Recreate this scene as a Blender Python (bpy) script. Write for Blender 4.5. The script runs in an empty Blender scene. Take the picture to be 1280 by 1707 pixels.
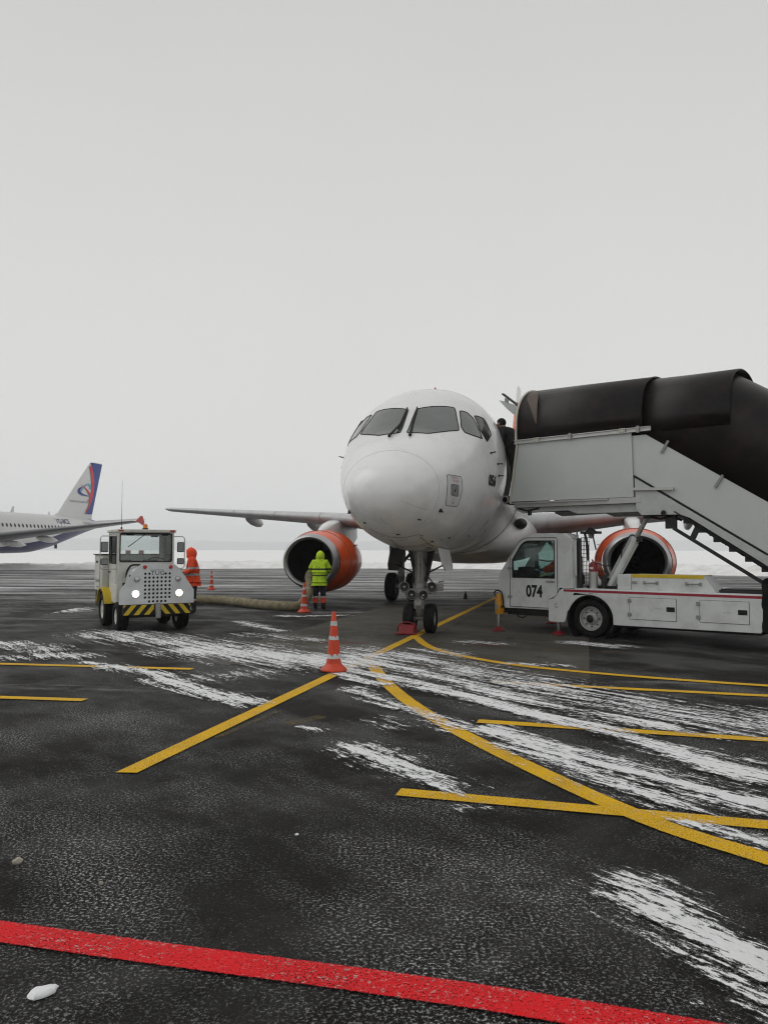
import bpy, bmesh, math, random
import numpy as np
from mathutils import Vector, Matrix, Quaternion
from mathutils.bvhtree import BVHTree
from mathutils.geometry import tessellate_polygon

R = math.radians
random.seed(7)
sc = bpy.context.scene
C = sc.collection

# ------------------------------------------------------------------ camera, sky, sun, exposure
cam_d = bpy.data.cameras.new('camera')
cam = bpy.data.objects.new('camera', cam_d)
C.objects.link(cam)
cam.location = (0, 0, 1.7)
cam.rotation_euler = (R(90 + 2.885), 0, 0)
cam_d.sensor_fit = 'HORIZONTAL'
cam_d.sensor_width = 36.0
cam_d.lens = 36.0
cam_d.clip_start = 0.05
cam_d.clip_end = 20000
sc.camera = cam

SUN_EL, SUN_AZ = 42, -80            # degrees, azimuth clockwise from +Y: off to the left, behind the overcast
world = bpy.data.worlds.new('World')
sc.world = world
world.use_nodes = True
wn, wl = world.node_tree.nodes, world.node_tree.links
wn.clear()
w_out = wn.new('ShaderNodeOutputWorld')
w_bg = wn.new('ShaderNodeBackground')
w_sky = wn.new('ShaderNodeTexSky')
w_sky.sky_type = 'NISHITA'
w_sky.sun_disc = False
w_sky.sun_elevation = R(SUN_EL)
w_sky.sun_rotation = R(SUN_AZ)
w_sky.air_density = 1.0
w_sky.dust_density = 6.0
w_hs = wn.new('ShaderNodeHueSaturation')
w_hs.inputs['Saturation'].default_value = 0.1
w_mix = wn.new('ShaderNodeMix')
w_mix.data_type = 'RGBA'
w_mix.inputs[0].default_value = 0.93             # nearly all of the light comes through an even cloud deck
w_tc = wn.new('ShaderNodeTexCoord')
w_no = wn.new('ShaderNodeTexNoise')
w_no.inputs['Scale'].default_value = 1.3
w_no.inputs['Detail'].default_value = 4
w_cr = wn.new('ShaderNodeValToRGB')
w_cr.color_ramp.elements[0].position = 0.25
w_cr.color_ramp.elements[0].color = (6.0, 6.0, 5.95, 1)
w_cr.color_ramp.elements[1].position = 0.75
w_cr.color_ramp.elements[1].color = (6.5, 6.5, 6.42, 1)
wl.new(w_tc.outputs['Generated'], w_no.inputs['Vector'])
wl.new(w_no.outputs['Fac'], w_cr.inputs['Fac'])
wl.new(w_sky.outputs['Color'], w_hs.inputs['Color'])
wl.new(w_hs.outputs['Color'], w_mix.inputs[6])
wl.new(w_cr.outputs['Color'], w_mix.inputs[7])
w_sp = wn.new('ShaderNodeSeparateXYZ')
w_el = wn.new('ShaderNodeValToRGB')
w_el.color_ramp.elements[0].position = 0.06
w_el.color_ramp.elements[0].color = (1.23, 1.23, 1.212, 1)
w_el.color_ramp.elements[1].position = 0.60
w_el.color_ramp.elements[1].color = (0.98, 0.98, 0.968, 1)
w_mu = wn.new('ShaderNodeMix')
w_mu.data_type = 'RGBA'
w_mu.blend_type = 'MULTIPLY'
w_mu.inputs[0].default_value = 1.0
wl.new(w_tc.outputs['Generated'], w_sp.inputs[0])
wl.new(w_sp.outputs['Z'], w_el.inputs['Fac'])
wl.new(w_mix.outputs[2], w_mu.inputs[6])
wl.new(w_el.outputs['Color'], w_mu.inputs[7])
wl.new(w_mu.outputs[2], w_bg.inputs['Color'])
w_bg.inputs['Strength'].default_value = 0.103
wl.new(w_bg.outputs[0], w_out.inputs['Surface'])

sun_d = bpy.data.lights.new('sun', 'SUN')
sun_d.energy = 0.6
sun_d.angle = R(60)
sun_d.color = (1.0, 0.97, 0.93)
sun = bpy.data.objects.new('sun', sun_d)
C.objects.link(sun)
_d = Vector((math.sin(R(SUN_AZ)) * math.cos(R(SUN_EL)), math.cos(R(SUN_AZ)) * math.cos(R(SUN_EL)), math.sin(R(SUN_EL))))
sun.rotation_euler = _d.to_track_quat('Z', 'Y').to_euler()

sc.view_settings.view_transform = 'Standard'
sc.view_settings.look = 'None'
sc.view_settings.exposure = 0.0
sc.view_settings.gamma = 1.0
sc.view_settings.use_curve_mapping = False
sc.cycles.use_denoising = True
sc.cycles.max_bounces = 8
sc.cycles.transparent_max_bounces = 12
sc.cycles.volume_bounces = 1
sc.cycles.use_adaptive_sampling = True
sc.cycles.pixel_filter_type = 'BLACKMAN_HARRIS'
sc.cycles.filter_width = 1.15

# ------------------------------------------------------------------ materials
MATS = {}
def mat(name, col, rough=0.5, metal=0.0, var=0.12, vs=6.0, bump=0.0, bs=60.0, coat=0.0, spec=0.5, emit=None, es=0.0, dirt=None):
    """Principled material; var = brightness variation by noise, dirt = (colour, amount, scale)."""
    if name in MATS: return MATS[name]
    m = bpy.data.materials.new(name)
    m.use_nodes = True
    nt = m.node_tree; n = nt.nodes; l = nt.links
    b = n['Principled BSDF']
    b.inputs['Roughness'].default_value = rough
    b.inputs['Metallic'].default_value = metal
    b.inputs['Coat Weight'].default_value = coat
    b.inputs['Coat Roughness'].default_value = 0.08
    b.inputs['Specular IOR Level'].default_value = spec
    tc = n.new('ShaderNodeTexCoord')
    src = None
    if var > 0:
        no = n.new('ShaderNodeTexNoise'); no.inputs['Scale'].default_value = vs; no.inputs['Detail'].default_value = 6
        l.new(tc.outputs['Object'], no.inputs['Vector'])
        cr = n.new('ShaderNodeValToRGB')
        cr.color_ramp.elements[0].position = 0.3; cr.color_ramp.elements[1].position = 0.7
        cr.color_ramp.elements[0].color = tuple(max(0, c * (1 - var)) for c in col) + (1,)
        cr.color_ramp.elements[1].color = tuple(min(1, c * (1 + var * 0.6)) for c in col) + (1,)
        l.new(no.outputs['Fac'], cr.inputs['Fac'])
        src = cr.outputs['Color']
        rr = n.new('ShaderNodeMapRange')
        rr.inputs['To Min'].default_value = max(0.02, rough - 0.08); rr.inputs['To Max'].default_value = min(1, rough + 0.1)
        l.new(no.outputs['Fac'], rr.inputs['Value']); l.new(rr.outputs['Result'], b.inputs['Roughness'])
    if dirt:
        dc, da, ds = dirt
        n2 = n.new('ShaderNodeTexNoise'); n2.inputs['Scale'].default_value = ds; n2.inputs['Detail'].default_value = 9; n2.inputs['Roughness'].default_value = 0.65
        l.new(tc.outputs['Object'], n2.inputs['Vector'])
        c2 = n.new('ShaderNodeValToRGB')
        c2.color_ramp.elements[0].position = 0.48; c2.color_ramp.elements[0].color = (0, 0, 0, 1)
        c2.color_ramp.elements[1].position = 0.72; c2.color_ramp.elements[1].color = (da, da, da, 1)
        l.new(n2.outputs['Fac'], c2.inputs['Fac'])
        mx = n.new('ShaderNodeMix'); mx.data_type = 'RGBA'
        l.new(c2.outputs['Color'], mx.inputs[0])
        if src: l.new(src, mx.inputs[6])
        else: mx.inputs[6].default_value = tuple(col) + (1,)
        mx.inputs[7].default_value = tuple(dc) + (1,)
        src = mx.outputs[2]
    if src: l.new(src, b.inputs['Base Color'])
    else: b.inputs['Base Color'].default_value = tuple(col) + (1,)
    if bump > 0:
        nb = n.new('ShaderNodeTexNoise'); nb.inputs['Scale'].default_value = bs; nb.inputs['Detail'].default_value = 4
        l.new(tc.outputs['Object'], nb.inputs['Vector'])
        bp = n.new('ShaderNodeBump'); bp.inputs['Strength'].default_value = bump; bp.inputs['Distance'].default_value = 0.02
        l.new(nb.outputs['Fac'], bp.inputs['Height']); l.new(bp.outputs['Normal'], b.inputs['Normal'])
    if emit:
        b.inputs['Emission Color'].default_value = tuple(emit) + (1,)
        b.inputs['Emission Strength'].default_value = es
    MATS[name] = m
    return m

def glass(name, tint, refl_rough=0.03, opaque=0.3, body=(0.03, 0.035, 0.035)):
    """Thin tinted pane: tinted transparency, a little body colour, Fresnel gloss."""
    m = bpy.data.materials.new(name); m.use_nodes = True
    n = m.node_tree.nodes; l = m.node_tree.links
    n.remove(n['Principled BSDF']); out = n['Material Output']
    tr = n.new('ShaderNodeBsdfTransparent'); tr.inputs[0].default_value = tuple(tint) + (1,)
    df = n.new('ShaderNodeBsdfDiffuse'); df.inputs[0].default_value = tuple(body) + (1,)
    gl = n.new('ShaderNodeBsdfGlossy'); gl.inputs['Roughness'].default_value = refl_rough
    m1 = n.new('ShaderNodeMixShader'); m1.inputs[0].default_value = opaque
    m2 = n.new('ShaderNodeMixShader'); fr = n.new('ShaderNodeFresnel'); fr.inputs[0].default_value = 1.5
    l.new(tr.outputs[0], m1.inputs[1]); l.new(df.outputs[0], m1.inputs[2])
    l.new(fr.outputs[0], m2.inputs[0]); l.new(m1.outputs[0], m2.inputs[1]); l.new(gl.outputs[0], m2.inputs[2])
    l.new(m2.outputs[0], out.inputs['Surface'])
    MATS[name] = m
    return m

WHITE = mat('aircraft_white_paint', (0.79, 0.795, 0.80), 0.27, var=0.05, vs=1.2, coat=0.3, dirt=((0.33, 0.29, 0.23), 0.16, 2.6))
BELLY = mat('fairing_white_paint', (0.60, 0.60, 0.60), 0.33, var=0.1, vs=2, coat=0.2, dirt=((0.22, 0.19, 0.15), 0.35, 2.5))
WINGM = mat('wing_grey_paint', (0.52, 0.53, 0.54), 0.35, var=0.08, vs=2, dirt=((0.2, 0.19, 0.18), 0.25, 3))
ORANGE = mat('cowl_orange_paint', (0.80, 0.105, 0.018), 0.28, var=0.08, vs=2, coat=0.15)
LIPM = mat('inlet_lip_metal', (0.46, 0.46, 0.47), 0.34, metal=0.85, var=0.08)
DUCT = mat('inlet_duct_dark', (0.006, 0.006, 0.0065), 0.7, spec=0.15)
FANM = mat('fan_blade_metal', (0.02, 0.02, 0.022), 0.5, metal=0.5)
BLACK = mat('black_paint', (0.007, 0.007, 0.0075), 0.5, spec=0.3)
SEAM = mat('panel_seam_dark', (0.06, 0.06, 0.06), 0.7, var=0)
SEAML = mat('panel_seam_grey', (0.36, 0.36, 0.36), 0.7, var=0)
RUBBER = mat('tyre_rubber', (0.0075, 0.0075, 0.008), 0.8, var=0.3, spec=0.2, bump=0.25, bs=40, dirt=((0.05, 0.046, 0.042), 0.3, 5))
STEEL = mat('gear_steel_grey', (0.33, 0.33, 0.325), 0.42, metal=0.3, var=0.3, vs=9, dirt=((0.03, 0.027, 0.024), 0.8, 9))
DARKST = mat('dark_steel', (0.022, 0.022, 0.023), 0.5, metal=0.3, var=0.35)
CHROME = mat('chrome_rod', (0.7, 0.7, 0.7), 0.15, metal=1.0, var=0.03)
COCKPIT = mat('cockpit_glass', (0.085, 0.098, 0.094), 0.05, var=0.25, vs=1.7, coat=0.6, spec=0.7)
LENS = mat('lamp_lens', (0.55, 0.56, 0.56), 0.12, metal=0.6, var=0.2, vs=20)
REFLEC = mat('lamp_reflector', (0.20, 0.20, 0.20), 0.22, metal=0.8, var=0.3, vs=30)
TRUCKW = mat('truck_white_paint', (0.62, 0.64, 0.64), 0.38, var=0.07, vs=3, coat=0.1, dirt=((0.24, 0.22, 0.19), 0.32, 3.5))
PANELG = mat('stair_panel_grey', (0.50, 0.53, 0.52), 0.45, var=0.06, vs=1.5, dirt=((0.3, 0.3, 0.28), 0.2, 3))
STRINGG = mat('stringer_grey', (0.45, 0.47, 0.46), 0.45, var=0.08, vs=2, dirt=((0.2, 0.2, 0.19), 0.3, 5))
ALU = mat('aluminium_rail', (0.45, 0.45, 0.44), 0.4, metal=0.6, var=0.1)
REDSTR = mat('red_stripe', (0.30, 0.012, 0.03), 0.5)
REDP = mat('red_paint', (0.24, 0.010, 0.016), 0.5, var=0.25, dirt=((0.05, 0.03, 0.03), 0.5, 9))
YELP = mat('yellow_paint', (0.60, 0.43, 0.01), 0.45, var=0.12, dirt=((0.2, 0.16, 0.06), 0.35, 7))
JACKY = mat('jack_orange_paint', (0.60, 0.27, 0.015), 0.45, var=0.2, dirt=((0.08, 0.05, 0.02), 0.5, 9))
TUGW = mat('tug_cream_paint', (0.64, 0.64, 0.59), 0.42, var=0.08, vs=3, dirt=((0.22, 0.19, 0.14), 0.4, 4))
TUGG = mat('tug_grey_front', (0.66, 0.68, 0.70), 0.42, var=0.06, vs=4, dirt=((0.25, 0.24, 0.22), 0.3, 5))
CONEO = mat('cone_orange_rubber', (0.62, 0.055, 0.015), 0.5, var=0.15, vs=8, dirt=((0.14, 0.05, 0.03), 0.35, 12))
CONEW = mat('cone_reflective_band', (0.55, 0.57, 0.58), 0.4, var=0.2, vs=20)
HOSE = mat('hose_canvas', (0.23, 0.20, 0.125), 0.9, var=0.35, vs=5, bump=0.6, bs=40, dirt=((0.06, 0.055, 0.04), 0.7, 6))
HVOR = mat('hi_vis_orange_fabric', (0.90, 0.085, 0.02), 0.75, var=0.15, vs=9, bump=0.4, bs=14)
HVGR = mat('hi_vis_yellow_fabric', (0.50, 0.72, 0.02), 0.75, var=0.12, vs=9, bump=0.4, bs=14)
NAVY = mat('dark_trouser_fabric', (0.012, 0.014, 0.025), 0.85, var=0.3, vs=12, bump=0.4, bs=16)
COATB = mat('black_coat_fabric', (0.012, 0.011, 0.012), 0.85, var=0.3, vs=12, bump=0.4, bs=16)
REFL = mat('reflective_tape', (0.50, 0.52, 0.52), 0.35, var=0.1)
SKIN = mat('skin', (0.45, 0.25, 0.18), 0.55)
BOOT = mat('boot_leather', (0.015, 0.014, 0.013), 0.6)
GLOVE = mat('glove_fabric', (0.03, 0.03, 0.03), 0.85)
LAMPON = mat('headlight_lit', (0.9, 0.88, 0.8), 0.2, var=0, emit=(1.0, 0.92, 0.74), es=5.0)
REDLENS = mat('red_lens', (0.45, 0.03, 0.015), 0.25, var=0.1)
AMBER = mat('amber_lens', (0.70, 0.20, 0.01), 0.25, var=0.1)
BLUE = mat('livery_blue', (0.010, 0.042, 0.23), 0.35, var=0.08)
NAVYB = mat('livery_dark_blue', (0.003, 0.007, 0.065), 0.35, var=0.08)
CYAN = mat('livery_light_blue', (0.12, 0.36, 0.50), 0.4, var=0.05)
LIVRED = mat('livery_red', (0.55, 0.03, 0.05), 0.4, var=0.05)
GREYW = mat('far_airliner_white', (0.62, 0.62, 0.62), 0.35, var=0.04, vs=1)
WINDOWD = mat('cabin_window_dark', (0.03, 0.032, 0.035), 0.12, var=0)
INTER = mat('cab_interior_dark', (0.010, 0.0105, 0.011), 0.8, spec=0.2)
GLASS = glass('clear_pane', (0.93, 0.955, 0.95), opaque=0.03, body=(0.3, 0.32, 0.32))
GLASSD = glass('door_pane', (0.78, 0.87, 0.85), opaque=0.05, body=(0.012, 0.014, 0.015))
GLASST = glass('tinted_pane', (0.50, 0.62, 0.60), opaque=0.08, body=(0.012, 0.014, 0.015))
CANOPY = mat('canopy_dark_panel', (0.008, 0.0055, 0.006), 0.36, var=0.3, vs=1.5, spec=0.25, dirt=((0.035, 0.020, 0.014), 0.5, 3))
CREAM = mat('beige_frame_paint', (0.52, 0.50, 0.43), 0.5)
STONE = mat('pebble', (0.38, 0.35, 0.29), 0.85, bump=0.4, bs=50)
TXTRED = mat('placard_red_print', (0.52, 0.24, 0.22), 0.6, var=0)
HATCHG = mat('hatch_grey', (0.23, 0.235, 0.24), 0.5, var=0.15, vs=25)

# ------------------------------------------------------------------ mesh helpers
def V(*a): return Vector(a)

class MB:
    """Collects shapes; build() links them as one mesh object."""
    def __init__(s): s.v = []; s.f = []; s.mi = []; s.mats = []; s.cur = 0
    def use(s, m):
        if m not in s.mats: s.mats.append(m)
        s.cur = s.mats.index(m); return s
    def add(s, vs, fs):
        o = len(s.v); s.v += [tuple(p) for p in vs]
        for f in fs: s.f.append(tuple(i + o for i in f)); s.mi.append(s.cur)
        return s
    def box(s, c, d, rot=None, taper=1.0):
        x, y, z = d[0] / 2, d[1] / 2, d[2] / 2
        vs = [V(-x, -y, -z), V(x, -y, -z), V(x, y, -z), V(-x, y, -z)] + [V(-x * taper, -y * taper, z), V(x * taper, -y * taper, z), V(x * taper, y * taper, z), V(-x * taper, y * taper, z)]
        if rot is not None: vs = [rot @ p for p in vs]
        return s.add([p + V(*c) for p in vs], [(3, 2, 1, 0), (4, 5, 6, 7), (0, 1, 5, 4), (1, 2, 6, 5), (2, 3, 7, 6), (3, 0, 4, 7)])
    def bar(s, a, b, w, h, up=(0, 0, 1)):
        a, b = V(*a), V(*b); d = (b - a).normalized(); u = V(*up)
        sd = d.cross(u)
        if sd.length < 1e-4: sd = d.cross(V(1, 0, 0))
        sd.normalize(); u = sd.cross(d).normalized()
        vs = []
        for p in (a, b):
            for i, j in ((-1, -1), (1, -1), (1, 1), (-1, 1)): vs.append(p + sd * (w / 2 * i) + u * (h / 2 * j))
        return s.add(vs, [(0, 1, 2, 3), (7, 6, 5, 4), (0, 4, 5, 1), (1, 5, 6, 2), (2, 6, 7, 3), (3, 7, 4, 0)])
    def tube(s, pts, r, n=8, cap=True):
        pts = [V(*p) for p in pts]; m = len(pts)
        rs = r if isinstance(r, (list, tuple)) else [r] * m
        d0 = (pts[1] - pts[0]).normalized(); ref = d0.cross(V(0, 0, 1))
        if ref.length < 1e-3: ref = d0.cross(V(1, 0, 0))
        ref.normalize(); vs = []
        for i, p in enumerate(pts):
            d = (pts[min(i + 1, m - 1)] - pts[max(i - 1, 0)]).normalized()
            ref = (ref - d * ref.dot(d)).normalized(); o = d.cross(ref)
            for k in range(n):
                a = 2 * math.pi * k / n
                vs.append(p + (ref * math.cos(a) + o * math.sin(a)) * rs[i])
        fs = []
        for i in range(m - 1):
            for k in range(n):
                k2 = (k + 1) % n
                fs.append((i * n + k, i * n + k2, (i + 1) * n + k2, (i + 1) * n + k))
        if cap: fs += [tuple(range(n - 1, -1, -1)), tuple((m - 1) * n + k for k in range(n))]
        return s.add(vs, fs)
    def lathe(s, prof, n=24, M=None, sx=1.0, sz=1.0, cap=False):
        """prof = [(axial, radius)], axis +Y, rings in XZ."""
        vs = []
        for a, r in prof:
            for k in range(n):
                t = 2 * math.pi * k / n
                vs.append(V(r * sx * math.cos(t), a, r * sz * math.sin(t)))
        if M is not None: vs = [M @ p for p in vs]
        fs = []
        for i in range(len(prof) - 1):
            for k in range(n):
                k2 = (k + 1) % n
                fs.append((i * n + k, i * n + k2, (i + 1) * n + k2, (i + 1) * n + k))
        if cap:
            fs.append(tuple(range(n - 1, -1, -1)))
            m = len(prof) - 1
            fs.append(tuple(m * n + k for k in range(n)))
        return s.add(vs, fs)
    def loft(s, secs, closed=True, cap=True):
        n = len(secs[0]); vs = [p for q in secs for p in q]; fs = []
        for i in range(len(secs) - 1):
            for k in range(n if closed else n - 1):
                k2 = (k + 1) % n
                fs.append((i * n + k, i * n + k2, (i + 1) * n + k2, (i + 1) * n + k))
        if cap: fs += [tuple(range(n - 1, -1, -1)), tuple((len(secs) - 1) * n + k for k in range(n))]
        return s.add(vs, fs)
    def plate(s, outer, holes, fmap, t0, t1):
        """2-D outline with holes, extruded between depths t0 and t1; fmap(u, v, t) -> point."""
        loops = [outer] + list(holes)
        flat = [p for lp in loops for p in lp]; n = len(flat)
        tris = tessellate_polygon([[V(p[0], p[1], 0) for p in lp] for lp in loops])
        vs = [fmap(p[0], p[1], t0) for p in flat] + [fmap(p[0], p[1], t1) for p in flat]
        fs = [tuple(t) for t in tris] + [tuple(i + n for i in reversed(t)) for t in tris]
        o = 0
        for lp in loops:
            m = len(lp)
            for i in range(m):
                j = (i + 1) % m
                fs.append((o + i, o + j, o + j + n, o + i + n))
            o += m
        return s.add(vs, fs)
    def sphere(s, c, r, n=12, m=8):
        rx, ry, rz = r if isinstance(r, (tuple, list)) else (r, r, r)
        secs = []
        for i in range(m + 1):
            a = -math.pi / 2 + math.pi * i / m; cr = max(math.cos(a), 0.02)
            secs.append([V(c[0] + rx * cr * math.cos(2 * math.pi * k / n), c[1] + ry * cr * math.sin(2 * math.pi * k / n), c[2] + rz * math.sin(a)) for k in range(n)])
        return s.loft(secs)
    def build(s, name, m=None, parent=None, smooth=40, bevel=0.0, recalc=True):
        me = bpy.data.meshes.new(name)
        me.from_pydata(s.v, [], s.f)
        ms = s.mats if s.mats else [m]
        for q in ms: me.materials.append(q)
        if s.mats: me.polygons.foreach_set('material_index', s.mi)
        if recalc:
            b = bmesh.new(); b.from_mesh(me)
            bmesh.ops.remove_doubles(b, verts=b.verts, dist=1e-5)
            bmesh.ops.recalc_face_normals(b, faces=b.faces); b.to_mesh(me); b.free()
        if smooth:
            me.polygons.foreach_set('use_smooth', [True] * len(me.polygons))
            me.set_sharp_from_angle(angle=R(smooth))
        me.update()
        return link(name, me, parent, bevel)

def link(name, me, parent=None, bevel=0.0):
    o = bpy.data.objects.new(name, me); C.objects.link(o)
    if parent: o.parent = parent
    if bevel > 0:
        bv = o.modifiers.new('bevel', 'BEVEL'); bv.width = bevel; bv.segments = 2; bv.limit_method = 'ANGLE'; bv.angle_limit = R(40)
    return o

def empty(name, loc=(0, 0, 0), rz=0.0, parent=None):
    o = bpy.data.objects.new(name, None); C.objects.link(o)
    o.location = loc; o.rotation_euler = (0, 0, rz); o.empty_display_size = 0.2
    if parent: o.parent = parent
    return o

def tag(o, label=None, cat=None, group=None, kind=None):
    if label: o['label'] = label
    if cat: o['category'] = cat
    if group: o['group'] = group
    if kind: o['kind'] = kind
    return o

def copy_tree(o, parent=None):
    c = o.copy(); C.objects.link(c); c.parent = parent
    for ch in list(o.children): copy_tree(ch, c)
    return c

def text_mesh(body, size, extrude=0.0, font_scale=(1, 1), bold=0.0):
    cu = bpy.data.curves.new('lettering', 'FONT'); cu.body = body; cu.size = size; cu.extrude = extrude
    cu.align_x = 'CENTER'; cu.align_y = 'CENTER'; cu.resolution_u = 3; cu.offset = bold
    o = bpy.data.objects.new('lettering', cu); C.objects.link(o)
    dg = bpy.context.evaluated_depsgraph_get(); dg.update()
    me = bpy.data.meshes.new_from_object(o.evaluated_get(dg))
    bpy.data.objects.remove(o); bpy.data.curves.remove(cu)
    vs = [(v.co.x * font_scale[0], v.co.y * font_scale[1]) for v in me.vertices]
    fs = [tuple(p.vertices) for p in me.polygons]
    bpy.data.meshes.remove(me)
    return vs, fs

def lettering(name, body, size, fmap, m, parent, fs=(1, 1), bold=0.0):
    vs, f = text_mesh(body, size, 0, fs, bold)
    b = MB(); b.add([fmap(u, v) for u, v in vs], f)
    return b.build(name, m, parent, smooth=0, recalc=False)

def arc(cx, cy, r, a0, a1, n):
    return [(cx + r * math.cos(R(a0 + (a1 - a0) * i / n)), cy + r * math.sin(R(a0 + (a1 - a0) * i / n))) for i in range(n + 1)]

def rrect(x0, y0, x1, y1, r, n=3):
    return arc(x1 - r, y1 - r, r, 0, 90, n) + arc(x0 + r, y1 - r, r, 90, 180, n) + arc(x0 + r, y0 + r, r, 180, 270, n) + arc(x1 - r, y0 + r, r, 270, 360, n)

def smooth_path(pts, n=8):
    pts = [V(*p) for p in pts]; out = []
    for i in range(len(pts) - 1):
        p0, p1, p2, p3 = pts[max(i - 1, 0)], pts[i], pts[i + 1], pts[min(i + 2, len(pts) - 1)]
        for k in range(n):
            t = k / n
            out.append(0.5 * ((2 * p1) + (p2 - p0) * t + (2 * p0 - 5 * p1 + 4 * p2 - p3) * t * t + (3 * p1 - p0 - 3 * p2 + p3) * t ** 3))
    out.append(pts[-1]); return out

# ------------------------------------------------------------------ the ground
def nodes_of(name):
    m = bpy.data.materials.new(name); m.use_nodes = True
    return m, m.node_tree.nodes, m.node_tree.links, m.node_tree.nodes['Principled BSDF']

def N(n, t, **kw):
    x = n.new(t)
    for k, v in kw.items():
        if k in x.inputs: x.inputs[k].default_value = v
        else: setattr(x, k, v)
    return x

def noise(n, l, vec, scale, detail=5, rough=0.55):
    x = n.new('ShaderNodeTexNoise'); x.inputs['Scale'].default_value = scale; x.inputs['Detail'].default_value = detail; x.inputs['Roughness'].default_value = rough
    l.new(vec, x.inputs['Vector']); return x.outputs['Fac']

def ramp(n, l, fac, stops):
    x = n.new('ShaderNodeValToRGB'); e = x.color_ramp.elements
    while len(e) < len(stops): e.new(0.5)
    for i, (p, c) in enumerate(stops):
        e[i].position = p; e[i].color = (c if isinstance(c, tuple) else (c, c, c)) + (1,)
    l.new(fac, x.inputs['Fac']); return x.outputs['Color']

def math_n(n, l, op, a, b=None, c=None):
    x = n.new('ShaderNodeMath'); x.operation = op
    for i, q in enumerate((a, b, c)):
        if q is None: continue
        if isinstance(q, (int, float)): x.inputs[i].default_value = q
        else: l.new(q, x.inputs[i])
    return x.outputs[0]

def mixc(n, l, fac, a, b):
    x = n.new('ShaderNodeMix'); x.data_type = 'RGBA'
    if isinstance(fac, (int, float)): x.inputs[0].default_value = fac
    else: l.new(fac, x.inputs[0])
    for i, q in ((6, a), (7, b)):
        if isinstance(q, tuple): x.inputs[i].default_value = q + (1,)
        else: l.new(q, x.inputs[i])
    return x.outputs[2]

def mapped(n, l, vec, rz=0.0, scale=(1, 1, 1), loc=(0, 0, 0)):
    a = n.new('ShaderNodeMapping'); a.inputs['Rotation'].default_value = (0, 0, rz); a.inputs['Location'].default_value = loc
    b = n.new('ShaderNodeMapping'); b.inputs['Scale'].default_value = scale
    l.new(vec, a.inputs['Vector']); l.new(a.outputs[0], b.inputs['Vector']); return b.outputs[0]

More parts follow.
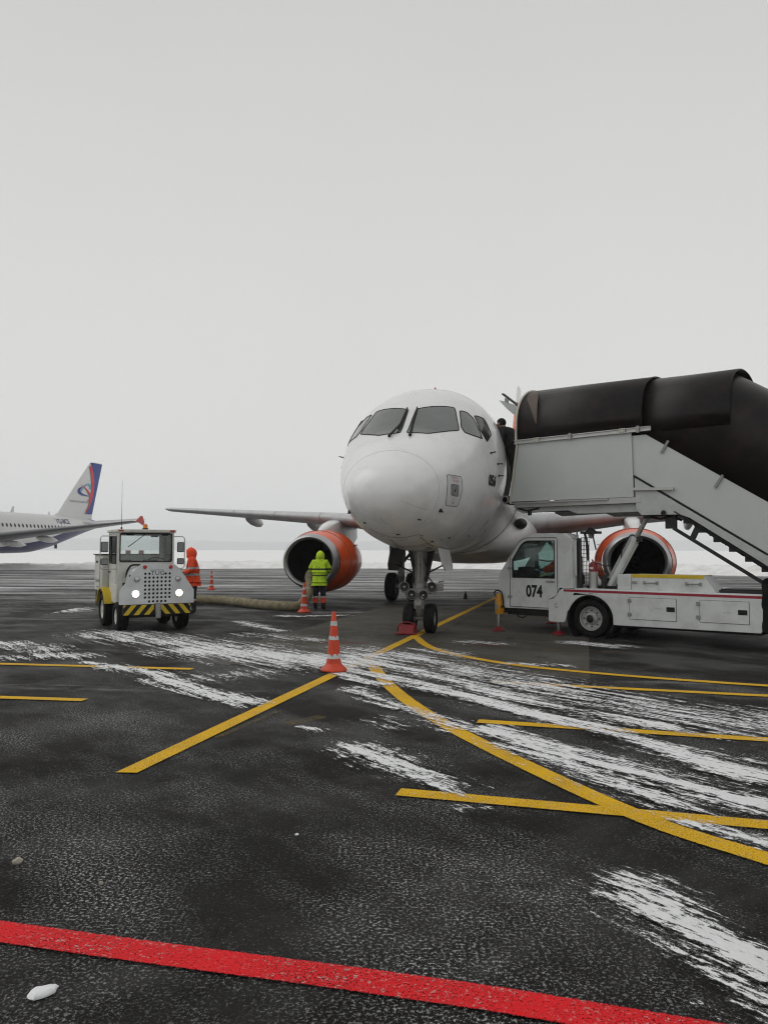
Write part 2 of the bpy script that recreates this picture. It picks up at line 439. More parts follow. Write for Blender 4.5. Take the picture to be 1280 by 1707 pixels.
STREAK = R(51)
def paving_material(name, dark, light, frost, far_snow):
    m, n, l, b = nodes_of(name)
    P = n.new('ShaderNodeTexCoord').outputs['Object']
    big = noise(n, l, P, 0.35, 5)
    grain = noise(n, l, P, 130, 4, 0.8)
    speck = n.new('ShaderNodeTexVoronoi'); speck.inputs['Scale'].default_value = 75; l.new(P, speck.inputs['Vector'])
    spk = n.new('ShaderNodeSeparateColor'); l.new(speck.outputs['Color'], spk.inputs[0])
    col = mixc(n, l, ramp(n, l, big, [(0.35, 0.0), (0.68, 1.0)]), dark, light)
    col = mixc(n, l, ramp(n, l, grain, [(0.52, 0.0), (0.70, 0.9)]), col, tuple(c * 2.8 for c in light))
    chip = math_n(n, l, 'MULTIPLY', ramp(n, l, speck.outputs['Distance'], [(0.15, 1.0), (0.42, 0.0)]), ramp(n, l, spk.outputs[0], [(0.78, 0.0), (0.93, 0.75)]))
    col = mixc(n, l, chip, col, (0.17, 0.16, 0.145))
    # frost dust: caught in the grain, in cloudy drifts and wheel arcs
    cloud = noise(n, l, mapped(n, l, P, STREAK, (0.5, 1.1, 1)), 1.1, 7, 0.62)
    dust = noise(n, l, P, 58, 3, 0.8)
    fm = math_n(n, l, 'MULTIPLY', ramp(n, l, cloud, [(0.44, 0.05), (0.62, 1.0)]), ramp(n, l, dust, [(0.53, 0.0), (0.64, 1.0)]))
    trail = math_n(n, l, 'ABSOLUTE', math_n(n, l, 'SUBTRACT', noise(n, l, mapped(n, l, P, 0.5, (0.30, 0.30, 1), (3.1, 1.7, 0)), 1.0, 2, 0.4), 0.5))
    tm = math_n(n, l, 'MULTIPLY', ramp(n, l, trail, [(0.0, 0.0), (0.012, 0.0)]), ramp(n, l, dust, [(0.42, 0.0), (0.62, 1.0)]))
    fm = math_n(n, l, 'MINIMUM', math_n(n, l, 'ADD', fm, tm), 1.0)
    fm = math_n(n, l, 'MULTIPLY', fm, frost)
    col = mixc(n, l, fm, col, (0.60, 0.61, 0.62))
    film = noise(n, l, mapped(n, l, P, R(-35), (0.45, 1.0, 1), (5.3, 2.2, 0)), 0.9, 8, 0.7)
    col = mixc(n, l, ramp(n, l, film, [(0.50, 0.0), (0.70, 0.07)]), col, (0.42, 0.42, 0.42))
    # oil and tyre stains
    oil = noise(n, l, P, 1.4, 5, 0.6)
    col = mixc(n, l, ramp(n, l, oil, [(0.60, 0.0), (0.68, 0.7)]), col, (0.006, 0.006, 0.006))
    # wind-blown streaks, packed ever denser where nothing has driven
    if far_snow > 0:
        sx = n.new('ShaderNodeSeparateXYZ'); l.new(P, sx.inputs[0])
        dist = n.new('ShaderNodeMapRange'); dist.inputs['From Min'].default_value = 15; dist.inputs['From Max'].default_value = 34; dist.inputs['To Min'].default_value = -0.22; dist.inputs['To Max'].default_value = 0.02
        l.new(sx.outputs['Y'], dist.inputs['Value'])
        st = noise(n, l, mapped(n, l, P, R(8), (0.10, 0.75, 1)), 1.0, 9, 0.66)
        st2 = noise(n, l, P, 3.0, 6, 0.7)
        q = math_n(n, l, 'ADD', math_n(n, l, 'ADD', st, dist.outputs[0]), math_n(n, l, 'MULTIPLY', math_n(n, l, 'SUBTRACT', st2, 0.5), 0.22))
        mask = math_n(n, l, 'MULTIPLY', ramp(n, l, q, [(0.40, 0.0), (0.52, 0.24), (0.60, 0.55), (0.68, 0.95)]), far_snow)
        col = mixc(n, l, mask, col, (0.66, 0.67, 0.68))
    l.new(col, b.inputs['Base Color'])
    wet = noise(n, l, P, 0.6, 4)
    l.new(ramp(n, l, wet, [(0.3, 0.5), (0.7, 0.8)]), b.inputs['Roughness'])
    bp = n.new('ShaderNodeBump'); bp.inputs['Strength'].default_value = 0.35; bp.inputs['Distance'].default_value = 0.003
    l.new(grain, bp.inputs['Height']); l.new(bp.outputs['Normal'], b.inputs['Normal'])
    b.inputs['Specular IOR Level'].default_value = 0.05
    return m

APRONM = paving_material('apron_asphalt', (0.0075, 0.0071, 0.0067), (0.0135, 0.0126, 0.0118), 0.8, 0.9)
PADM = paving_material('pad_concrete', (0.040, 0.036, 0.030), (0.080, 0.073, 0.060), 0.35, 0.0)

def snow_material(name, tint=(0.80, 0.815, 0.83), grime=0.0):
    m, n, l, b = nodes_of(name)
    P = n.new('ShaderNodeTexCoord').outputs['Object']
    a = noise(n, l, P, 0.9, 8, 0.65)
    col = mixc(n, l, ramp(n, l, a, [(0.35, grime), (0.6, 0.0)]), tint, (0.42, 0.40, 0.38))
    l.new(col, b.inputs['Base Color']); b.inputs['Roughness'].default_value = 0.85
    bp = n.new('ShaderNodeBump'); bp.inputs['Strength'].default_value = 0.6; bp.inputs['Distance'].default_value = 0.05
    l.new(noise(n, l, P, 6, 6), bp.inputs['Height']); l.new(bp.outputs['Normal'], b.inputs['Normal'])
    return m
SNOWF = snow_material('field_snow', (0.90, 0.905, 0.91), 0.02)
SNOWB = snow_material('ploughed_snow', (0.87, 0.87, 0.87), 0.35)
SNOWC = snow_material('clump_snow', (0.80, 0.81, 0.83), 0.1)

BANK = [(-160, 66), (-60, 66.5), (-33, 67), (-14, 73), (2, 73), (11, 69), (23, 53), (34, 47), (62, 38), (120, 22)]
apron = MB()
apron.add([V(-160, -25, 0), V(120, -25, 0)] + [V(x, y + 2.5, 0) for x, y in reversed(BANK)], [tuple(range(2 + len(BANK)))])
tag(apron.build('apron', APRONM, smooth=0), kind='structure')

fld = MB(); ys = [-60, 20, 60, 90, 140, 220, 320, 400, 450, 480, 560, 900, 6000]
zs = [-.05, -.05, -.05, -.04, .3, .75, 1.25, 1.6, 1.78, 1.5, -2, -2, -2]
xs = [-8400, -600, -250, -120, -60, -20, 20, 60, 120, 250, 600, 8400]
fld.loft([[V(x, y, z + (0.18 * math.sin(x * .011 + y * .006) if 90 < y < 500 else 0)) for x in xs] for y, z in zip(ys, zs)], closed=False, cap=False)
tag(fld.build('snow_field', SNOWF), kind='structure')

# concrete pad on the stand, parallel to the parked airliner
ax, ay = math.sin(R(14.8)), math.cos(R(14.8))
px, py = ay, -ax
def stand(a, s): return V(-0.03 + 12.0 * ax / ay * 0 + a * ax + s * px, 11.4 + a * ay + s * py, 0.004)
pad = empty('concrete_pad'); tag(pad, kind='structure')
# slabs of the pad, a joint's width apart
for i in range(3):
    for j in range(2):
        a0, a1 = -0.4 + i * 4.25, -0.4 + (i + 1) * 4.25 - 0.02
        s0, s1 = (-3.05, -0.01) if j == 0 else (0.01, 2.95)
        b = MB(); b.add([stand(a0, s0), stand(a0, s1), stand(a1, s1), stand(a1, s0)], [(0, 1, 2, 3)])
        b.build('slab', PADM, pad, smooth=0)

# painted lines: worn edges and pinholes in the paint
def paint_material(name, col, wear=0.5, bare=0.0):
    m, n, l, b = nodes_of(name)
    P = n.new('ShaderNodeTexCoord').outputs['Object']
    at = n.new('ShaderNodeAttribute'); at.attribute_name = 'edge'
    e = noise(n, l, P, 120, 4, 0.8)
    hole = noise(n, l, P, 90, 3, 0.75)
    big = noise(n, l, P, 2.2, 6)
    v = math_n(n, l, 'ADD', at.outputs['Fac'], math_n(n, l, 'MULTIPLY', math_n(n, l, 'SUBTRACT', e, 0.5), 2.6))
    a1 = ramp(n, l, v, [(0.42, 0.0), (0.50, 1.0)])
    a2 = ramp(n, l, math_n(n, l, 'ADD', hole, math_n(n, l, 'MULTIPLY', big, 0.16)), [(0.625 - bare * .5, 1.0), (0.69 - bare * .35, 1.0 - wear)])
    l.new(math_n(n, l, 'MULTIPLY', a1, a2), b.inputs['Alpha'])
    c = mixc(n, l, ramp(n, l, big, [(0.3, 0.0), (0.7, 0.6)]), col, tuple(min(1, q * 0.78 + 0.012) for q in col))
    c = mixc(n, l, ramp(n, l, noise(n, l, P, 28, 6, 0.75), [(0.62, 0.0), (0.75, 0.6)]), c, (0.04, 0.036, 0.032))
    c = mixc(n, l, math_n(n, l, 'MULTIPLY', ramp(n, l, noise(n, l, P, 48, 3, 0.75), [(0.57, 0.0), (0.65, 0.8)]), ramp(n, l, big, [(0.36, 0.2), (0.58, 1.0)])), c, (0.45, 0.44, 0.41))
    l.new(c, b.inputs['Base Color']); b.inputs['Roughness'].default_value = 0.7; b.inputs['Specular IOR Level'].default_value = 0.12
    bp = n.new('ShaderNodeBump'); bp.inputs['Strength'].default_value = 0.55; bp.inputs['Distance'].default_value = 0.004
    l.new(hole, bp.inputs['Height']); l.new(bp.outputs['Normal'], b.inputs['Normal'])
    return m
YLINE = paint_material('yellow_marking_paint', (0.74, 0.43, 0.010), 0.7)
RLINE = paint_material('red_marking_paint', (0.72, 0.016, 0.022), 0.85)
FADED = paint_material('faded_marking_paint', (0.20, 0.15, 0.05), 1.0, 0.30)
FADRED = paint_material('faded_red_paint', (0.26, 0.035, 0.03), 1.0, 0.26)

def marking(name, pts, width, m, z=0.009, start_dir=None):
    P = smooth_path([(x, y, z) for x, y in pts], 10) if len(pts) > 2 else [V(pts[0][0], pts[0][1], z).lerp(V(pts[1][0], pts[1][1], z), i / 20) for i in range(21)]
    vs, ed, fs = [], [], []
    offs = [(-1.16, -.35), (-.84, 1.2), (.84, 1.2), (1.16, -.35)]
    for i, p in enumerate(P):
        d = (P[min(i + 1, len(P) - 1)] - P[max(i - 1, 0)]); d.z = 0; d.normalize()
        s = V(d.y, -d.x, 0)
        if start_dir and i == 0: s = V(*start_dir)
        for o, e in offs: vs.append(p + s * (o * width / 2)); ed.append(float(e))
    for i in range(len(P) - 1):
        for k in range(3): fs.append((i * 4 + k, i * 4 + k + 1, i * 4 + 5 + k, i * 4 + 4 + k))
    me = bpy.data.meshes.new(name); me.from_pydata(vs, [], fs)
    a = me.attributes.new('edge', 'FLOAT', 'POINT'); a.data.foreach_set('value', ed)
    me.materials.append(m); o = link(name, me); tag(o, kind='structure'); return o

marking('yellow_line', [(-1.965, 5.95), (3.72, 26.7), ], 0.17, YLINE, start_dir=(0.98, -0.05, 0))
marking('yellow_line', [(3.724, 26.72), (13.0, 60.5)], 0.17, YLINE)
marking('yellow_line', [(-0.24, 12.0), (0.10, 9.55), (0.62, 7.5), (1.54, 5.16), (2.12, 4.29), (2.9, 3.35)], 0.18, YLINE, z=0.011)
marking('yellow_line', [(0.10, 5.48), (2.37, 4.83), (6.2, 3.75)], 0.165, YLINE, z=0.010)
marking('yellow_line', [(0.93, 7.72), (3.43, 6.97), (8.5, 5.45)], 0.16, YLINE, z=0.010)
marking('yellow_line', [(1.39, 10.0), (4.47, 9.05), (9.5, 7.5)], 0.15, YLINE, z=0.010)
marking('yellow_line', [(0.62, 15.2), (0.84, 13.45), (1.5, 12.05), (2.57, 10.95), (4.84, 9.70), (9.5, 7.9)], 0.16, YLINE, z=0.011)
marking('yellow_line', [(-10.5, 12.4), (-2.74, 11.08)], 0.16, YLINE, z=0.010)
marking('yellow_line', [(-9.5, 9.75), (-3.39, 8.80)], 0.15, YLINE, z=0.010)
marking('red_line', [(-5.2, 4.42), (-1.71, 3.50), (0.0, 3.09), (1.0, 2.81), (4.2, 1.82)], 0.165, RLINE, z=0.012)
marking('faded_line', [(-1.52, 7.05), (-1.12, 8.2)], 0.07, FADED, z=0.0085)
marking('faded_line', [(-0.95, 7.6), (-0.62, 7.95)], 0.16, FADED, z=0.0085)
marking('faded_line', [(2.6, 13.3), (4.1, 12.9)], 0.09, FADED, z=0.0085)
marking('faded_line', [(-1.3, 14.3), (-0.25, 14.2)], 0.16, FADRED, z=0.0085)
marking('faded_line', [(1.55, 13.95), (2.2, 13.85)], 0.20, FADRED, z=0.0085)
marking('faded_line', [(-2.5, 12.6), (-1.6, 12.9)], 0.10, FADED, z=0.0085)

# thin wind-blown snow lying over asphalt and paint
STROKES = [
  ([(-0.40,12.92),(0.55,11.81),(1.32,10.68),(1.93,9.61),(2.43,8.74),(3.12,7.93),(3.61,7.56)],0.45,0.62),
  ([(-0.69,11.10),(0.00,10.38),(0.59,9.49),(1.19,8.57),(1.60,7.96),(2.05,7.38),(2.36,6.66),(2.61,6.06),(2.90,5.71)],0.14,1.00),
  ([(-0.18,11.75),(0.79,10.23),(1.46,8.99),(2.10,8.02),(2.65,7.48)],0.17,0.80),
  ([(1.00,7.26),(1.27,6.86),(1.66,6.35),(1.97,5.83),(2.23,5.38),(2.59,5.11)],0.16,0.95),
  ([(1.09,6.76),(1.38,6.16),(1.68,5.62),(1.94,5.17)],0.15,0.68),
  ([(-0.37,9.49),(-0.07,8.74),(0.37,8.05),(0.74,7.41)],0.12,0.70),
  ([(-0.28,6.62),(0.00,6.28),(0.27,5.87),(0.45,5.62)],0.15,0.80),
  ([(0.48,5.14),(0.57,5.11)],0.04,0.90),
  ([(0.63,5.11),(0.66,5.10)],0.03,0.90),
  ([(1.90,4.85),(2.06,4.71),(2.24,4.43)],0.07,0.90),
  ([(1.27,3.93),(1.39,3.64),(1.46,3.43),(1.57,3.14)],0.13,0.95),
  ([(1.15,3.97),(1.24,3.54),(1.36,3.20),(1.45,2.89)],0.11,0.62),
  ([(3.38,8.11),(3.96,7.77)],0.20,0.55),
  ([(2.98,8.57),(3.78,7.43)],0.22,0.45),
  ([(2.15,6.66),(2.67,6.43),(3.02,5.95)],0.12,0.45),
  ([(3.46,14.16),(4.07,13.64)],0.22,0.80),
  ([(1.55,14.25),(2.06,13.98)],0.18,0.70),
  ([(-5.59,15.67),(-4.31,14.63),(-3.19,13.72),(-2.33,13.07)],0.55,0.72),
  ([(-3.08,13.23),(-1.82,12.34),(-1.01,11.88),(-0.45,11.69)],0.60,0.92),
  ([(-0.48,12.34),(0.10,12.62),(0.56,12.07)],0.25,0.85),
  ([(-0.66,10.68),(-0.31,10.09),(0.00,9.78)],0.10,0.90),
  ([(0.18,11.33),(0.51,10.89)],0.15,0.70),
  ([(-4.02,11.27),(-3.45,10.89),(-2.96,10.47)],0.16,0.85),
  ([(-2.98,10.09),(-2.46,9.65),(-2.07,9.25),(-1.56,8.61)],0.17,0.95),
  ([(-6.85,13.98),(-5.76,13.15)],0.30,0.75),
  ([(-5.42,12.48),(-4.88,12.34)],0.25,0.80),
  ([(-6.05,12.21),(-5.75,12.07)],0.20,0.70),
  ([(-4.50,11.63),(-4.23,11.51)],0.12,0.80),
  ([(-11.24,21.27),(-10.01,21.47),(-9.36,21.90)],0.80,0.90),
  ([(-12.35,24.06),(-9.18,24.60)],0.40,0.75),
  ([(-2.39,10.28),(-1.65,10.68)],0.30,0.42),
  ([(-0.80,7.43),(-0.53,7.29)],0.04,0.85),
  ([(-3.40,18.27),(-2.21,16.25)],0.16,0.70),
  ([(-2.66,19.92),(-2.15,19.74)],0.15,0.80),
  ([(-1.86,19.92),(-1.09,20.10)],0.15,0.75),
  ([(-2.64,15.45),(-1.36,14.63)],0.30,0.45),
  ([(0.61,13.15),(1.17,12.62)],0.20,0.60),
  ([(1.88,11.57),(2.63,11.33)],0.12,0.70),
  ([(0.00,7.82),(0.11,7.43)],0.10,0.50),
  ([(2.67,5.80),(2.85,5.62)],0.10,0.60),
  ([(3.05,7.19),(3.23,7.17)],0.06,0.80),
]
def snow_sheet():
    m, n, l, b = nodes_of('thin_blown_snow')
    P = n.new('ShaderNodeTexCoord').outputs['Object']
    at = n.new('ShaderNodeAttribute'); at.attribute_name = 'snow_cover'
    warp = n.new('ShaderNodeMix'); warp.data_type = 'VECTOR'; warp.inputs[0].default_value = 0.05
    wv = n.new('ShaderNodeTexNoise'); wv.inputs['Scale'].default_value = 1.3; l.new(P, wv.inputs['Vector'])
    l.new(P, warp.inputs[4]); l.new(wv.outputs['Color'], warp.inputs[5])
    st = noise(n, l, mapped(n, l, warp.outputs[1], STREAK, (0.8, 9.0, 1)), 1.15, 3, 0.5)
    st2 = noise(n, l, mapped(n, l, warp.outputs[1], STREAK, (2.6, 12.0, 1)), 3.0, 7, 0.72)
    fine = noise(n, l, mapped(n, l, P, STREAK, (0.7, 1.15, 1)), 30, 7, 0.85)
    v = math_n(n, l, 'ADD', at.outputs['Fac'], math_n(n, l, 'MULTIPLY', math_n(n, l, 'SUBTRACT', st, 0.5), 1.9))
    v = math_n(n, l, 'ADD', v, math_n(n, l, 'MULTIPLY', math_n(n, l, 'SUBTRACT', st2, 0.5), 2.8))
    v = math_n(n, l, 'ADD', v, math_n(n, l, 'MULTIPLY', math_n(n, l, 'SUBTRACT', fine, 0.5), 2.0))
    l.new(ramp(n, l, v, [(0.28, 0.0), (0.46, 0.15), (0.50, 0.28), (0.57, 0.92), (0.66, 1.0)]), b.inputs['Alpha'])
    l.new(mixc(n, l, ramp(n, l, fine, [(0.35, 0.5), (0.6, 0.0)]), (0.88, 0.89, 0.90), (0.62, 0.63, 0.64)), b.inputs['Base Color'])
    b.inputs['Roughness'].default_value = 0.9
    bp = n.new('ShaderNodeBump'); bp.inputs['Strength'].default_value = 0.5; bp.inputs['Distance'].default_value = 0.02
    l.new(v, bp.inputs['Height']); l.new(bp.outputs['Normal'], b.inputs['Normal'])
    h = 0.06
    X = np.arange(-9, 6.01, h); Y = np.arange(2.4, 27, h)
    gx, gy = np.meshgrid(X, Y); D = np.zeros_like(gx)
    for pl, w, d in STROKES:
        best = np.full_like(gx, 1e9)
        for (x0, y0), (x1, y1) in zip(pl[:-1], pl[1:]):
            dx, dy = x1 - x0, y1 - y0; L = dx * dx + dy * dy + 1e-9
            t = np.clip(((gx - x0) * dx + (gy - y0) * dy) / L, 0, 1)
            best = np.minimum(best, np.hypot(gx - x0 - t * dx, gy - y0 - t * dy))
        D = np.maximum(D, d * np.clip(1.25 - best / w * 0.62, 0, 1))
    idx = -np.ones(gx.shape, int); vs = []; den = []; fs = []
    keep = D > 0.02
    cell = keep[:-1, :-1] | keep[1:, :-1] | keep[:-1, 1:] | keep[1:, 1:]
    rr = np.argwhere(cell)
    def vid(i, j):
        if idx[i, j] < 0:
            idx[i, j] = len(vs); vs.append((gx[i, j], gy[i, j], 0.016 + 0.010 * D[i, j])); den.append(D[i, j] * 0.79)
        return idx[i, j]
    for i, j in rr: fs.append((vid(i, j), vid(i, j + 1), vid(i + 1, j + 1), vid(i + 1, j)))
    me = bpy.data.meshes.new('snow'); me.from_pydata(vs, [], fs)
    a = me.attributes.new('snow_cover', 'FLOAT', 'POINT'); a.data.foreach_set('value', den)
    me.materials.append(m); o = link('snow', me)
    tag(o, 'thin wind-blown white snow streaks across the dark apron', 'snow', kind='stuff')
snow_sheet()

# ploughed bank along the apron's far edge
from mathutils import noise as mn
def snow_bank():
    P = smooth_path([(x, y, 0) for x, y in BANK], 60)
    secs = []
    prof = [(-0.2, -0.05), (0.4, .16), (0.9, .30), (1.5, .38), (2.2, .50), (3.0, .58), (3.8, .55), (4.6, .60), (5.6, .50), (7, .42), (9, .25), (12, -.1)]
    for i, p in enumerate(P):
        d = P[min(i + 1, len(P) - 1)] - P[max(i - 1, 0)]; d.z = 0; d.normalize(); s = V(-d.y, d.x, 0)
        q = []
        for o, z in prof:
            w = p + s * o; k = 1.0 if 0.3 < o < 8 else 0.15
            nz = mn.noise(w * 0.55) * .14 + mn.noise(w * 1.9) * .17 + mn.noise(w * 3.9) * .12
            q.append(V(w.x + mn.noise(w * 1.1) * .3 * k, w.y, z * (1 + .5 * mn.noise(w * .11)) + nz * k))
        secs.append(q)
    b = MB(); b.loft(secs, closed=False, cap=False)
    tag(b.build('snow_bank', SNOWB, smooth=60), kind='structure')
snow_bank()

# low wooded ridge far behind, all but lost in the haze
WOOD = mat('far_wooded_ridge', (0.055, 0.06, 0.055), 0.95, var=0.4, vs=0.02)
hb = MB(); secs = []
for i in range(90):
    x = -3200 + i * 72
    hh = 34 + 16 * mn.noise(V(i * .11, 0, 0)) + 5 * mn.noise(V(i * .6, 3, 0))
    secs.append([V(x * 2.4, 4300, -3), V(x * 2.4, 4500, hh * 1.3), V(x * 2.4, 4900, hh * 2.0), V(x * 2.4, 5400, hh * 1.6), V(x * 2.4, 5900, -3)])
hb.loft(secs, closed=False, cap=False)
tag(hb.build('hill', WOOD), kind='structure')

# the cold haze the whole place stands in
hz = MB(); hz.box((0, 2900, 76.5), (17000, 6400, 160))
hm = bpy.data.materials.new('haze'); hm.use_nodes = True
hm.node_tree.nodes.remove(hm.node_tree.nodes['Principled BSDF'])
pv = hm.node_tree.nodes.new('ShaderNodeVolumePrincipled')
pv.inputs['Color'].default_value = (0.93, 0.95, 0.97, 1)
pv.inputs['Density'].default_value = HAZE = 0.00048
hm.node_tree.links.new(pv.outputs[0], hm.node_tree.nodes['Material Output'].inputs['Volume'])
tag(hz.build('haze', hm, smooth=0), 'cold grey winter haze over the whole airfield', 'haze', kind='stuff')

# loose bits on the asphalt
def pebble(loc, r, m, name, label, cat, seed):
    b = MB(); rnd = random.Random(seed)
    b.sphere((0, 0, r[2] * .72), r, 14, 9)
    b.v = [tuple(V(*p) * (1 + .26 * mn.noise(V(*p) / max(r) * 1.4 + V(seed * 3.1, 0, 0)) + .16 * mn.noise(V(*p) / max(r) * 4.5 + V(seed, 2, 0)))) for p in b.v]
    o = b.build(name, m); o.location = (loc[0], loc[1], 0.001); o.rotation_euler[2] = rnd.random() * 3
    tag(o, label, cat)
pebble((-1.99, 4.26), (.028, .022, .018), STONE, 'pebble', 'small beige pebble lying alone on the asphalt by the left edge', 'pebble', 1)
pebble((-1.44, 4.00), (.012, .011, .010), STONE, 'pebble', 'tiny pale pebble right of the larger beige pebble', 'pebble', 2)
pebble((-1.31, 3.03), (.060, .038, .014), SNOWC, 'snow_clump', 'white oval clump of snow in front of the red line', 'snow clump', 3)
pebble((-0.52, 4.68), (.014, .011, .006), SNOWC, 'snow_clump', 'tiny snow crumb on bare asphalt, middle foreground', 'snow clump', 4)

# ------------------------------------------------------------------ the parked airliner (local: X to its left wing, Y aft from the nose tip, Z up)
jet = empty('airliner', (-0.12, 12.7, 0), R(-14.8))
tag(jet, 'white twin-engine airliner with orange engine cowls parked nose towards the camera', 'airliner')

FST = [(0,2.70,2.70,0,2.70),(.05,2.48,2.92,.25,2.70),(.2,2.33,3.09,.47,2.72),(.5,2.18,3.28,.68,2.76),(1.0,2.01,3.52,.89,2.83),(1.5,1.90,3.74,1.09,2.95),(2.0,1.81,4.00,1.28,3.08),(2.5,1.75,4.38,1.43,3.20),(3.0,1.70,4.76,1.54,3.30),(3.5,1.67,5.04,1.62,3.38),(4.2,1.65,5.25,1.69,3.44),(5.0,1.64,5.32,1.72,3.46),(7,1.64,5.32,1.73,3.46),(20,1.64,5.32,1.73,3.46),(22,1.80,5.32,1.70,3.55),(25,2.7,5.28,1.40,4.0),(28,3.8,5.15,.8,4.5),(29.6,4.55,4.95,.2,4.75)]
_A = np.array(FST); _T = np.sqrt(_A[:, 0])
def pchip(xs, ys, x):
    h = np.diff(xs); d = np.diff(ys) / h; k = len(xs); m = np.zeros(k)
    for i in range(1, k - 1):
        if d[i - 1] * d[i] > 0:
            w1 = 2 * h[i] + h[i - 1]; w2 = h[i] + 2 * h[i - 1]; m[i] = (w1 + w2) / (w1 / d[i - 1] + w2 / d[i])
    m[0] = d[0]; m[-1] = d[-1]
    i = min(max(int(np.searchsorted(xs, x)) - 1, 0), k - 2); t = (x - xs[i]) / h[i]
    return float((1 + 2 * t) * (1 - t) ** 2 * ys[i] + t * (1 - t) ** 2 * h[i] * m[i] + t * t * (3 - 2 * t) * ys[i + 1] + t * t * (t - 1) * h[i] * m[i + 1])
def fsec(y):
    t = math.sqrt(max(y, 0)); return [pchip(_T, _A[:, k], t) for k in (1, 2, 3, 4)]
def fring(y, n=72):
    zb, zt, hw, zm = fsec(y); out = []
    for k in range(n):
        a = 2 * math.pi * k / n; c, s = math.cos(a), math.sin(a)
        e = 2.0
        if s > 0: e = 2.0 + .25 * max(0, min(1, (y - .8) / 1.2)) * max(0, min(1, (5.5 - y) / 1.5))
        c = math.copysign(abs(c) ** (2 / e), c); s = math.copysign(abs(s) ** (2 / e), s)
        out.append(V(hw * c, y, zm + ((zt - zm) if s > 0 else (zm - zb)) * s))
    return out
stations = [(.012 + .99 * (i / 50)) ** 2 * 7.0 for i in range(51)] + [7.5 + i * 1.25 for i in range(11)] + [20.5 + i * .6 for i in range(16)]
b = MB(); b.loft([fring(y) for y in stations])
fus = b.build('fuselage', WHITE, jet, smooth=60)
_bm = bmesh.new(); _bm.from_mesh(fus.data); BV = BVHTree.FromBMesh(_bm)
def snap(p, off=0.004):
    q, nrm, _, _ = BV.find_nearest(V(*p))
    if nrm.dot(q - V(0, q.y, 3.2)) < 0 and q.y > .6: nrm = -nrm
    return q + nrm * off
def snap_patch(name, outline, m, parent, off=0.004, cell=0.07):
    """Outline of 3-D points laid onto the skin as a thin curved pane."""
    pts = [V(*p) for p in outline]; c = sum(pts, V(0, 0, 0)) / len(pts)
    bm = bmesh.new(); vs = [bm.verts.new(p) for p in pts]; bm.faces.new(vs)
    bmesh.ops.triangulate(bm, faces=bm.faces[:])
    for _ in range(5):
        long = [e for e in bm.edges if e.calc_length() > cell]
        if not long: break
        bmesh.ops.subdivide_edges(bm, edges=long, cuts=1); bmesh.ops.triangulate(bm, faces=bm.faces[:])
    for v in bm.verts: v.co = snap(v.co, off)
    bmesh.ops.recalc_face_normals(bm, faces=bm.faces)
    me = bpy.data.meshes.new(name); bm.to_mesh(me); bm.free()
    me.polygons.foreach_set('use_smooth', [True] * len(me.polygons)); me.materials.append(m)
    return link(name, me, parent)
def snap_line(name, pts, w, m, parent, closed=False, off=0.0, dens=14):
    pts = [V(*p) for p in pts]
    if closed: pts = pts + [pts[0]]
    P = []
    for a, c in zip(pts[:-1], pts[1:]):
        k = max(2, int((c - a).length * dens))
        P += [snap(a.lerp(c, i / k), off) for i in range(k)]
    P.append(snap(pts[-1], off))
    q = MB(); q.tube(P, w, 5, cap=False); return q.build(name, m, parent)
def mir(pts, s): return [(p[0] * s, p[1], p[2]) for p in pts]
def rounded(pts, r=0.16):
    """Corner-cut outline so panes have rounded corners."""
    out = []; k = len(pts)
    for i in range(k):
        a, c, d = V(*pts[i - 1]), V(*pts[i]), V(*pts[(i + 1) % k])
        out += [c.lerp(a, min(.35, r * .35 / max((a - c).length, .01))), c.lerp(c.lerp(a, .1).lerp(c.lerp(d, .1), .5), .6), c.lerp(d, min(.35, r * .35 / max((d - c).length, .01)))]
    return out

WS = [(.065, 1.90, 3.935), (.07, 2.37, 4.27), (.08, 2.70, 4.545), (.40, 2.80, 4.62), (.82, 2.97, 4.60), (.92, 2.65, 4.31), (1.01, 2.37, 4.045), (.76, 2.15, 3.985), (.48, 1.93, 3.92)]
S1 = [(.93, 2.95, 4.55), (1.06, 3.05, 4.52), (1.20, 3.03, 4.385), (1.33, 2.90, 4.16), (1.43, 2.82, 3.93), (1.27, 2.57, 3.97), (1.12, 2.43, 4.01), (1.04, 2.49, 4.13)]
S2 = [(1.20, 3.16, 4.47), (1.36, 3.45, 4.45), (1.47, 3.42, 4.28), (1.55, 3.38, 4.09), (1.51, 2.98, 3.89), (1.37, 2.92, 4.12)]
for s in (1, -1):
    for nm, pl in (('windshield_pane', WS), ('side_window', S1), ('side_window', S2)):
        rp = rounded(mir(pl, s))
        w = snap_patch(nm, rp, COCKPIT if pl is not S2 else WINDOWD, jet, 0.005)
        snap_line('window_seal', rp, 0.011, BLACK, w, True, 0.004)
# wipers, parked up along the centre post
for s in (1, -1):
    wp = MB()
    base = snap((.17 * s + (.0 if s > 0 else -.06), 1.74, 3.86), .03)
    elb = snap((.12 * s, 2.15, 4.12), .05); tip = snap((.10 * s, 2.72, 4.56), .03); low = snap((.125 * s, 2.02, 4.03), .03)
    wp.tube([base, elb, snap((.11 * s, 2.4, 4.33), .045)], [.026, .017, .012], 6)
    wp.bar(low, tip, .02, .035); wp.sphere(base, .032, 8, 6)
    wp.build('wiper', BLACK, jet)
